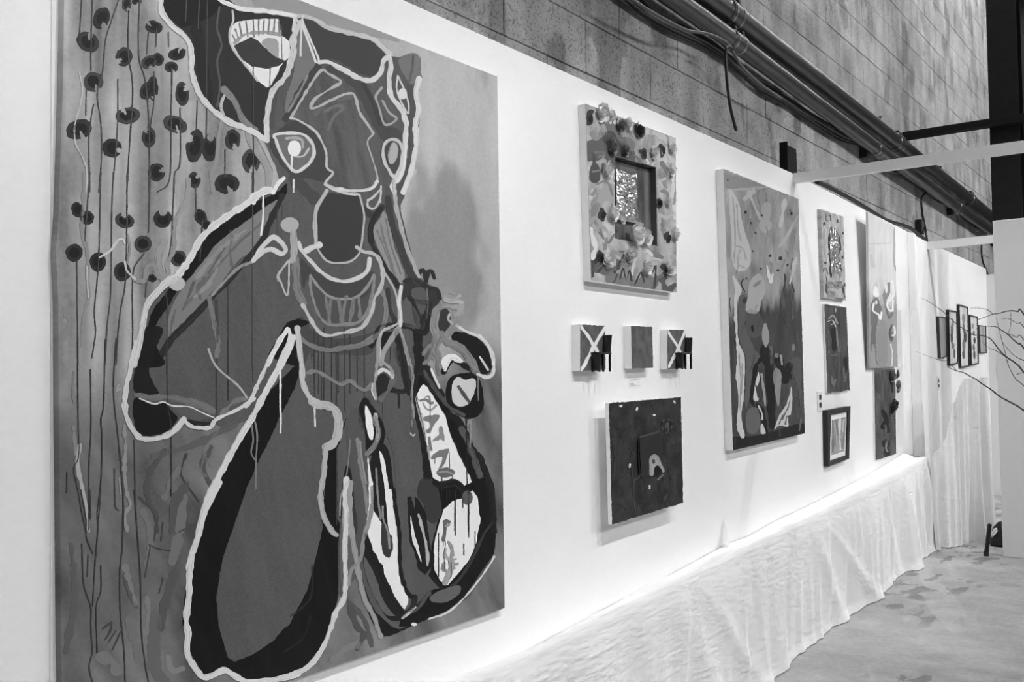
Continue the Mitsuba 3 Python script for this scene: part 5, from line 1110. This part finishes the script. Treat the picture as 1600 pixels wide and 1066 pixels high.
for i, (q_, lab, pale) in enumerate(ff):
    k, I, y, xs = far_frame(q_, lab, pale=pale)
    add('sheet', slab(I.buffer(0.002), y + 0.008, D - 0.002), 'far_sheet_grey' if pale else 'far_sheet', k)
    if not pale:
        x0, z0, x1, z1 = I.bounds
        C = Canvas(k, lambda a, b: (a, b), [(x0, z0), (x1, z0), (x1, z1), (x0, z1)], lambda v, yy=y + 0.008: np.stack([v[:, 0], yy - v[:, 2], v[:, 1]], 1))
        C.clip = I.buffer(-0.004)
        r = np.random.default_rng(30 + i)
        for j in range(5):
            zc = z0 + (z1 - z0) * (0.2 + 0.15 * j); xc = x0 + (x1 - x0) * (0.35 + 0.3 * r.random())
            g = affinity.scale(Point(xc, zc).buffer(1, 8), (x1 - x0) * (0.12 + 0.08 * r.random()), (z1 - z0) * (0.06 + 0.05 * r.random()))
            for qq in [g]:
                mm = trimesh.creation.extrude_polygon(qq.intersection(C.clip), 0.001, engine='earcut'); v = mm.vertices; mm.vertices = np.stack([v[:, 0], y + 0.008 - v[:, 2], v[:, 1]], 1)
                add('ink_mark', mm, grey([90, 120, 70, 110, 140][j]), k)

# --- wall sockets
def socket(px, py, h, label):
    c = at(px, py, D); w = 0.070 * h / 0.114
    k = thing('wall_socket', label, 'wall socket', 'wall sockets')
    put(k, bx(c[0] - w / 2, c[0] + w / 2, D - 0.006, D - 0.0002, c[2] - h / 2, c[2] + h / 2, 0.002), 'white_plastic')
    for s in (1, -1):
        a = add('outlet_face', bx(c[0] - 0.25 * w, c[0] + 0.25 * w, D - 0.008, D - 0.005, c[2] + s * 0.19 * h - 0.125 * h, c[2] + s * 0.19 * h + 0.125 * h, 0.001), grey(70), k, label='dark grey outlet')
        for t in (-1, 1): add('slot', bx(c[0] + t * 0.10 * w - 0.002, c[0] + t * 0.10 * w + 0.002, D - 0.0084, D - 0.0078, c[2] + s * 0.19 * h - 0.006, c[2] + s * 0.19 * h + 0.008), 'cable_black', a)
socket(1280, 627, 0.115, 'white socket plate with two dark outlets, left of the black framed print')
socket(1465.5, 599, 0.105, 'small white socket plate on the far wall below the leftmost of five far pictures')
# ------------------------------------------------------------------ pipes along the block wall
def pipe(label, y, pts, r, couplings, lugs):
    """pts: centre line as (pixel x, pixel y); pieces of pipe meet in banded couplings."""
    k = thing('drain_pipe', label, 'pipe')
    P = [at(a, b, y) for a, b in pts]
    P = [P[0] + (P[0] - P[1]) * 1.4] + P
    P.append(P[-1] + (P[-1] - P[-2]) / np.linalg.norm(P[-1] - P[-2]) * 2.5)
    for a, b in zip(P[:-1], P[1:]):
        n = max(2, int(np.linalg.norm(b - a) / 0.3))
        add('pipe_length', tube([a + (b - a) * t for t in np.linspace(0, 1, n + 1)], r, 32), 'pipe_iron', k, smooth=40)
    for a, b in couplings:
        c = at(a, b, y)
        i = int(np.clip(np.searchsorted([q_[0] for q_ in P], c[0]), 1, len(P) - 1)); d = P[i] - P[i - 1]; d /= np.linalg.norm(d)
        c = P[i - 1] + d * ((c - P[i - 1]) @ d)
        cp = add('coupling', tube([c - d * 0.075, c - d * 0.07, c + d * 0.07, c + d * 0.075], [r * 1.02, r * 1.10, r * 1.10, r * 1.02], 32), 'pipe_iron', k, smooth=30)
        for s in (-1, 1):
            e = c + d * 0.045 * s
            add('clamp_band', tube([e - d * 0.008, e + d * 0.008], r * 1.13, 32), 'band_steel', cp, smooth=30)
            u_ = np.array([0, -0.35, 0.94]) * r * 1.2
            add('clamp_screw', cat([tube([e + u_ - d * 0.014 - np.array([0, 0.012, 0]), e + u_ - d * 0.014 + np.array([0, 0.03, 0])], 0.006, 8), bx(e[0] - 0.012, e[0] + 0.012, e[1] + u_[1] - 0.012, e[1] + u_[1] + 0.01, e[2] + u_[2] - 0.012, e[2] + u_[2] + 0.012, 0.002)]), 'cable_black', cp)
    for a, b in lugs:
        c = at(a, b, y)
        add('hanger', cat([tube([c + [0, 0.0, r], c + [0, 0, r + 0.045]], 0.006, 8), tube([c + [0.0, -0.01, r + 0.04], c + [0.05, 0.02, r + 0.05], c + [0.06, BY - y - 0.004, r + 0.05]], 0.005, 8)]), 'cable_black', k)
    return k
UPY, LPY = 1.925, 1.895
pipe('thicker upper iron drain pipe along the concrete block wall', UPY, [(1090, -14), (1150, 30), (1270, 122), (1392, 217), (1521, 318), (1553, 344)], 0.061, [(1140, 23), (1400, 222), (1514, 313)], [(1376, 204), (1470, 278)])
pipe('thinner lower iron drain pipe along the concrete block wall', LPY, [(1010, -32), (1148, 66), (1270, 158), (1371, 234), (1497, 324), (1553, 364)], 0.045, [(1148, 66), (1371, 234), (1497, 324)], [])
mz = lambda pts, view, y: [at(view[0] + a / view[2], view[1] + b / view[2], y) for a, b in pts]
Z2, Z3, Z4 = (900, 0, 1594 / 320), (1180, 0, 1594 / 320), (1300, 150, 1599 / 300)
def cable(label, path, r=0.009, bsdf='cable_black', group='cables under the iron pipes'):
    return add('cable', tube(catmull(path, 6), r, 10), bsdf, smooth=True, label=label, category='cable', group=group)
CY = 1.83
CL = ['lowest dark cable of the bundle slung below the lower iron pipe', 'dark cable second from the bottom of the bundle below the lower iron pipe', 'grey cable in the middle of the bundle below the lower iron pipe', 'thin dark cable topmost in the bundle against the lower iron pipe']
for i, (o, y) in enumerate(((0, 1.976), (24, 1.963), (50, 1.956), (78, 1.986))):
    pth = [(250 + o * 2, -60), (340 + o * 2, -o * 0.2), (500 + o * 1.2, 110 - o * .2), (650 + o, 205 - o * .5), (790 + o * .6, 278 - o * .9), (1000, 372 - o * 1.0), (1150, 462 - o * 0.9), (1260, 555 - o * .7), (1420, 705 - o * .9), (1500, 755 - o * 1.0), (1594, 806 - o * 1.0)]
    p2 = [(130, 762 - o * .9), (260, 836 - o * .8), (400, 940 - o * 1.0), (600, 1066 - o * 1.1)]
    p3 = [(95, 380 - o * .9), (220, 405 - o * .4), (300, 430 - o * .3), (340, 462), (400, 535), (470, 622), (600, 690 - o * .7), (730, 770 - o * .7), (870, 872 - o * .8), (1000, 920 - o * .8), (1060, 985 - o * .5), (1140, 1060 - o * .6), (1290, 1150)]
    cable(CL[i], mz(pth, Z2, y) + mz(p2, Z3, y) + mz(p3, Z4, y), 0.0075 if i < 3 else 0.006, 'cable_black' if i != 2 else 'cable_grey')
cable('grey cable looping up over the bundle to the lower iron pipe', mz([(430, -10), (600, 100), (850, 230), (1000, 258), (1100, 290), (1190, 350), (1235, 430), (1300, 530), (1440, 660), (1594, 765)], Z2, 1.835), 0.007, 'cable_grey', None)
cable('loose cable end hanging down over the concrete blocks from the pipe', mz([(1222, 380), (1195, 366), (1172, 376), (1165, 420), (1170, 560), (1185, 720), (1205, 850), (1245, 1015)], Z2, 1.815), 0.0075, 'cable_black', None)
cable('cable dropping from the pipe to the gallery wall top near the second timber brace', mz([(800, 800), (765, 820), (745, 870), (752, 980), (770, 1066)], Z4, 1.952) + [at(1448, 372, 1.88), at(1449, 384, 1.88)], 0.009, 'cable_black', None)
cable('thin cable hanging on the block wall beyond the second timber brace', [at(a, b, 1.97) for a, b in ((1535, 372), (1533.5, 392), (1536, 410), (1542, 425), (1546, 440))], 0.009, 'cable_black', None)
cable('black cable lying along the top edge of the gallery wall', [at(a, b, D + 0.012) + [0, 0, 0.004] for a, b in ((1276, 285), (1300, 296), (1330, 312), (1360, 330), (1385, 345), (1405, 351), (1422, 357), (1434, 366), (1446, 376))], 0.013, 'cable_black', None)
# fittings on the block wall
def channel(px0, px1, py0, y0, y1, label):
    a, b = at(px0, py0, y1), at(px1, py0 + 6, y1)
    x0, x1 = a[0], b[0]; z1 = a[2]; z0 = top_z(x0) - 0.15
    w = 0.006
    m = cat([bx(x0, x0 + w, y0, y1, z0, z1), bx(x0 + w, x1 - w, y0, y0 + w, z0, z1 - 0.02), bx(x1 - w, x1, y0, y1, z0, z1 - 0.035)])
    add('steel_channel', m, 'black_steel', label=label, category='bracket')
channel(1217.5, 1232, 223, D + 0.04, D + 0.085, 'short black steel channel standing behind the gallery wall at the long timber brace')
def junction(px, py, w, h, label):
    c = at(px, py, BY - 0.03)
    k = thing('junction_box', label, 'junction box')
    put(k, bx(c[0] - w / 2, c[0] + w / 2, BY - 0.055, BY - 0.003, c[2] - h / 2, c[2] + h / 2, 0.004), 'cable_black')
    add('cover', bx(c[0] - w * 0.42, c[0] + w * 0.42, BY - 0.059, BY - 0.055, c[2] - h * 0.42, c[2] + h * 0.42, 0.001), 'cable_grey', k)
junction(1351, 240, 0.075, 0.075, 'dark junction box below the lower iron pipe, beside its second coupling')
junction(1437, 355, 0.09, 0.12, 'dark junction box just above the gallery wall beside a hanging cable')
junction(1485, 331, 0.06, 0.07, 'small dark junction box under the far end of the lower iron pipe')
junction(1553, 379, 0.06, 0.08, 'small dark box at the edge of the grey screen panel, behind the second timber brace')

# ------------------------------------------------------------------ cloth along the foot of the gallery wall
hem_px = [(1190, 1066), (1212, 1045), (1262, 1005), (1302, 973), (1355, 943), (1380, 918), (1405, 893), (1430, 890), (1437, 870), (1452, 858)]
hem = np.array([at_z(a, b, 0.004) for a, b in hem_px])
back_px = [(740, 1062), (837, 1010), (960, 944), (1040, 903), (1100, 870), (1135, 851), (1170, 838), (1210, 815), (1250, 797), (1300, 772), (1350, 746), (1400, 716), (1424, 700), (1436, 692)]
back = np.array([at(a, b, D - 0.004) for a, b in back_px])
XE = hem[-1][0]
xs = np.linspace(0.3, XE, 340)
slope = np.polyfit(hem[:6, 0], hem[:6, 1], 1)
hem_y = np.where(xs < hem[0][0], np.polyval(slope, xs), np.interp(xs, hem[:, 0], hem[:, 1]))
back_z = np.interp(xs, back[:, 0], back[:, 2]); front_z = np.minimum(back_z - 0.055, EYE - 0.43 * D + 0.012 * xs)
front_z = np.interp(xs, [0, 2.3, 4.5, 6, 8], [EYE - 0.435 * D, EYE - 0.428 * D, EYE - 0.405 * D, EYE - 0.38 * D, EYE - 0.35 * D])
front_y = np.polyval(slope, xs) + 0.025
front_y = np.minimum(front_y, D - 0.05)
def nz(a, b, s=0): return meshkit.noise(np.stack([a, b, np.zeros_like(a) + s], -1), s)
rows = []
ledge_wave = 0.014 * np.sin(xs * 5.3 + 1.5 * np.sin(xs * 1.7)) + 0.02 * (nz(xs * 3, xs * 0, 4) - 0.5)
for t in np.linspace(0, 1, 12):                       # from the wall out over the ledge
    s = t * t * (3 - 2 * t)
    sag = 0.010 * np.sin(math.pi * t) * np.sin(xs * 9 + 2 * np.sin(xs * 2)) + 0.012 * np.sin(math.pi * t) * (nz(xs * 7, xs * 0 + t * 2, 9) - 0.4)
    rows.append(np.stack([xs, (D - 0.004) + (front_y - D + 0.004) * t, back_z + (front_z + 0.02 - back_z) * (0.35 * t + 0.65 * s) + sag + ledge_wave * math.sin(math.pi * t)], 1))
for h in np.linspace(0, 1, 36)[1:]:
    H = front_z * (1 - h) + 0.004 * h
    y = front_y * (1 - h) + hem_y * h
    amp = 0.005 + 0.012 * h
    fold = np.zeros_like(xs)
    for (x0, wd, dr_, a) in ((2.05, 0.05, 0.10, 1.0), (2.5, 0.06, 0.0, 0.7), (3.0, 0.05, 0.25, 1.3), (3.15, 0.04, 0.5, 1.0), (3.75, 0.06, 0.15, 0.8), (4.45, 0.05, 0.35, 1.4), (4.62, 0.05, 0.75, 1.1), (5.3, 0.06, 0.1, 0.7), (5.75, 0.05, 0.3, 1.2), (6.3, 0.05, 0.1, 1.4), (6.6, 0.06, 0.15, 1.6), (6.9, 0.05, 0.1, 1.5), (1.4, 0.05, 0.1, 1.0), (1.0, 0.06, 0.2, 0.9), (1.75, 0.05, 0.0, 0.9)):
        fold += a * np.exp(-((xs - x0 - dr_ * h) / (wd * (1 + 0.8 * h))) ** 2)
    soft = nz(xs * 4.5 + 0.6 * h, xs * 0 + h * 0.8, 2) - 0.5
    fine = nz(xs * 19 + 1.5 * h, xs * 0 + h * 1.2, 5) - 0.5
    y = y - amp * fold * min(1, 3 * h) * 0.9 - 0.03 * soft * min(1, 2.5 * h) - 0.017 * fine * min(1, 3 * h) - 0.012 * math.sin(min(1, h * 6) * math.pi / 2)
    if h > 0.93: y = y - 0.012 * (h - 0.93) / 0.07 * (0.5 + nz(xs * 5, xs * 0, 8))
    rows.append(np.stack([xs, y, H], 1))
dk_ = add('wall_drape', sheet(np.array(rows).transpose(1, 0, 2)), 'drape_cloth', smooth=True, label='long white cloth draped over a low ledge along the foot of the gallery wall', category='cloth')
# end fall of that cloth, turning in to the wall
E0 = rows[11][-1]; n = 24
end = []
for i, s in enumerate(np.linspace(0, 1, 30)):
    col_ = []
    yt = front_y[-1] + (D - 0.004 - front_y[-1]) * s; zt = front_z[-1] + (back_z[-1] - front_z[-1]) * s
    for h in np.linspace(0, 1, n):
        xx = XE + (0.10 * math.sin(s * 9 + 0.5) * (0.3 + 0.7 * h) + 0.30 * h * s + 0.03 * math.sin(s * 21)) * min(1, s * 6)
        yb = hem_y[-1] + (D - 0.02 - hem_y[-1]) * s
        col_.append((xx, yt * (1 - h) + yb * h, zt * (1 - h) + 0.006 * h))
    end.append(col_)
add('end_fall', sheet(np.array(end)), 'drape_cloth', dk_, smooth=True)
pk = at(1131.5, 849, D - 0.03); tp = at(1131.5, 812, D - 0.004)
add('pinned_corner', trimesh.convex.convex_hull(np.array([tp, tp + [0.004, -0.002, -0.002], pk + [-0.006, 0, 0], pk + [0.03, -0.005, -0.012], pk + [0.008, -0.025, -0.015], (tp + pk) / 2 + [0.004, -0.012, 0]])), 'drape_cloth', dk_, label='cloth tip pinned up to the wall')

# far hanging sheet between the gallery wall and the grey screen panel
fl_ = [at_z(a, b, 0.01) for a, b in ((1452, 862), (1492, 853), (1520, 846), (1550, 850))]
def far_sheet():
    A, B = at_z(1457, 859, 0.01), at_z(1549, 843, 0.01)
    g = []
    for s in np.linspace(0, 1, 70):
        base = A + (B - A) * s
        d = B - A; nrm = np.array([d[1], -d[0], 0]); nrm /= np.linalg.norm(nrm)
        tl_, tr_ = 591.0, 589.0
        col_ = []
        # top edge: rises steeply from the left corner to the held-up part
        px = 1457 + (1549 - 1457) * s
        top_py = np.interp(px, [1457, 1472, 1482, 1494, 1506, 1514, 1549], [712, 700, 680, 632, 598, 592, 590])
        dd = ray(px - 4, top_py); hit = ORIGIN + dd * (base[0] / dd[0]); zt = hit[2]
        for h in np.linspace(0, 1, 40):
            w = 0.035 * math.sin(s * 19 + 2.5 * math.sin(s * 7)) + 0.010 * math.sin(s * 61 + h)
            w += 0.05 * (meshkit.noise(np.array([s * 6, h * 2, 3.0]), 3) - 0.5)
            p_ = base + nrm * w * (0.25 + 0.75 * h); p_[2] = zt * (1 - h) + 0.012 * h
            col_.append(p_)
        g.append(col_)
    return sheet(np.array(g))
add('hanging_sheet', far_sheet(), 'drape_cloth', smooth=True, label='white cloth hanging to the floor below the row of five far pictures', category='cloth')

# cloth strip on the wall right of the leaning panel
sx0, sx1 = at(1421, 500, D)[0], at(1435, 500, D)[0]
g = []
for s in np.linspace(0, 1, 24):
    g.append([(sx0 + (sx1 - sx0) * s, D - 0.002 - 0.05 * math.sin(math.pi * s) ** 2 * (0.35 + 0.65 * h) , top_z(sx0) * (1 - h) - 0.002 + 0.62 * h) for h in np.linspace(0, 1, 20)])
add('cloth_strip', sheet(np.array(g)), 'drape_cloth', smooth=True, label='narrow white cloth strip hanging on the wall right of the leaning pale panel', category='cloth')

# ------------------------------------------------------------------ bare branches in a floor vase just past the right edge
VX = 4.3
vb = at_x(1750, 760, VX); vase_c = np.array([VX, vb[1], 0.0])
prof = np.array([(0.0, 0.0), (0.09, 0.0), (0.10, 0.02), (0.085, 0.2), (0.10, 0.42), (0.06, 0.62), (0.055, 0.70), (0.065, 0.74), (0.058, 0.74), (0.048, 0.70), (0.05, 0.5), (0.0, 0.48)])
vm = trimesh.creation.revolve(prof, sections=40); vm.apply_translation(vase_c)
add('floor_vase', vm, 'cable_grey', smooth=40, label='tall dark floor vase holding the bare branches just past the right edge', category='vase')
mouth = vase_c + [0, 0, 0.72]
Zb = (1420, 420, 959 / 180)
br = [([(958, 380), (910, 358), (860, 350), (810, 355), (760, 370), (700, 380), (640, 402), (580, 422)], 0.0034, 'dark bare branch arching highest over the grey screen panel'),
      ([(958, 662), (920, 630), (880, 600), (840, 560), (800, 530), (770, 510), (740, 490), (700, 480), (620, 478)], 0.0036, 'dark bare branch with a knobbed tip, second from the top'),
      ([(958, 862), (920, 815), (880, 780), (820, 740), (780, 705), (740, 660), (700, 605), (660, 572), (600, 555), (540, 550), (480, 515), (420, 478), (330, 400)], 0.0036, 'dark bare branch reaching left across the row of far pictures'),
      ([(958, 1180), (860, 1120), (760, 1066), (690, 1010), (620, 965), (560, 922), (500, 890), (450, 862), (400, 852), (330, 820)], 0.004, 'dark lowest bare branch passing under the far pictures'),
      ([(958, 975), (900, 930), (860, 870), (825, 790), (800, 690), (775, 600), (750, 500), (728, 410)], 0.0021, 'thin bare branch curving upward in front of the grey screen panel'),
      ([(958, 590), (900, 572), (850, 548), (830, 540), (848, 470), (852, 360)], 0.0021, 'thin bare branch turning straight up in front of the grey screen panel'),
      ([(958, 490), (910, 460), (850, 425), (800, 415), (760, 425)], 0.0018, 'faint thin twig just below the highest branch'),
      ([(700, 378), (660, 345), (600, 330), (510, 326)], 0.0016, None),
      ([(330, 400), (270, 345), (190, 290), (150, 265), (100, 242)], 0.0015, None),
      ([(820, 745), (740, 690), (660, 655), (600, 600)], 0.0015, None), ([(400, 852), (330, 775), (270, 765), (180, 735), (60, 690)], 0.0013, None), ([(958, 765), (880, 725), (800, 640), (770, 590)], 0.0016, None), ([(900, 880), (960, 860)], 0.0014, None)]
keys = []
for i, (pts, r, lab) in enumerate(br):
    P = [at_x(Zb[0] + a / Zb[2], Zb[1] + b / Zb[2], VX + 0.05 * math.sin(i * 2.1) + 0.002 * j) for j, (a, b) in enumerate(pts)]
    if lab:
        a0 = P[0]
        P = [mouth + [0.03 * math.sin(i), 0.03 * math.cos(i), -0.2], mouth + [0.035 * math.sin(i), 0.035 * math.cos(i), 0.03], (a0 * 0.6 + mouth * 0.4) + [0, 0, 0.04]] + P
    path = catmull(P, 5)
    n_ = len(path); rad = np.linspace(r * 1.05, r * 0.35, n_) * (1 + 0.12 * np.sin(np.arange(n_) * 2.3))
    m = tube(path, rad, 8)
    if lab: keys.append(add('bare_branch', m, 'branch_bark', smooth=True, label=lab, category='branch'))
    else: add('twig', m, 'branch_bark', keys[{7: 0, 8: 2, 9: 2, 10: 3, 11: 2, 12: 2}[i]], smooth=True)

# ------------------------------------------------------------------ small things by the grey screen panel
s0, s1 = at_z(1541, 869, 0.0), at_x(1546.5, 819, at_z(1541, 869, 0.0)[0])
pole = thing('black_pole', 'thin black pole leaning beside the foot of the grey screen panel', 'pole')
put(pole, tube([s0 + [0, 0, 0.012], s0 * 0.5 + s1 * 0.5 + [0, 0, 0.006], s1], 0.0135, 12), 'black_plastic', 30)
add('rubber_foot', tube([s0 + [0, 0, 0.001], s0 + [0, 0, 0.03]], 0.017, 12), 'cable_black', pole)
bg = at_z(1566, 853, 0.0)
prof = np.array([(0.0, 0.0), (0.11, 0.0), (0.125, 0.02), (0.12, 0.06), (0.085, 0.15), (0.04, 0.205), (0.0, 0.21)])
bm = trimesh.creation.revolve(prof, sections=28); bm.vertices *= [0.62, 0.66, 0.82]; bm.vertices += 0.012 * (meshkit.noise(bm.vertices * 18, 4)[:, None] - 0.5) * (bm.vertices[:, 2:] > 0.01); bm.apply_translation(bg)
bag = thing('black_bag', 'slouched black bag on the floor, half hidden behind the grey screen panel', 'bag')
put(bag, bm, 'black_plastic', 60)
h0 = at_x(1553, 829, bg[0] - 0.05); h1 = at_x(1550, 838, bg[0] - 0.05); h2 = at_x(1557, 838, bg[0] - 0.05)
add('strap', tube(catmull([at_x(1557, 826, bg[0] - 0.06), at_x(1553, 829, bg[0] - 0.08), at_x(1549.5, 838, bg[0] - 0.08), at_x(1553, 835, bg[0] - 0.08), at_x(1558, 829, bg[0] - 0.06)], 5), 0.007, 8), 'paper_white', bag, smooth=True, label='white strap')
rp = at_x(1561, 565, 10.25)
rf = thing('edge_frame', 'dark thin-edged picture on the far return wall beside the grey screen panel', 'framed picture')
rt, rb_ = at_x(1561, 551, 10.25), at_x(1557.3, 582, 10.25)
put(rf, hexa([rt, rt + [0, -0.03, 0], rb_ + [0, -0.03, 0], rb_], [rt + [0.011, 0, 0], rt + [0.011, -0.03, 0], rb_ + [0.011, -0.03, 0], rb_ + [0.011, 0, 0]]), 'black_frame')
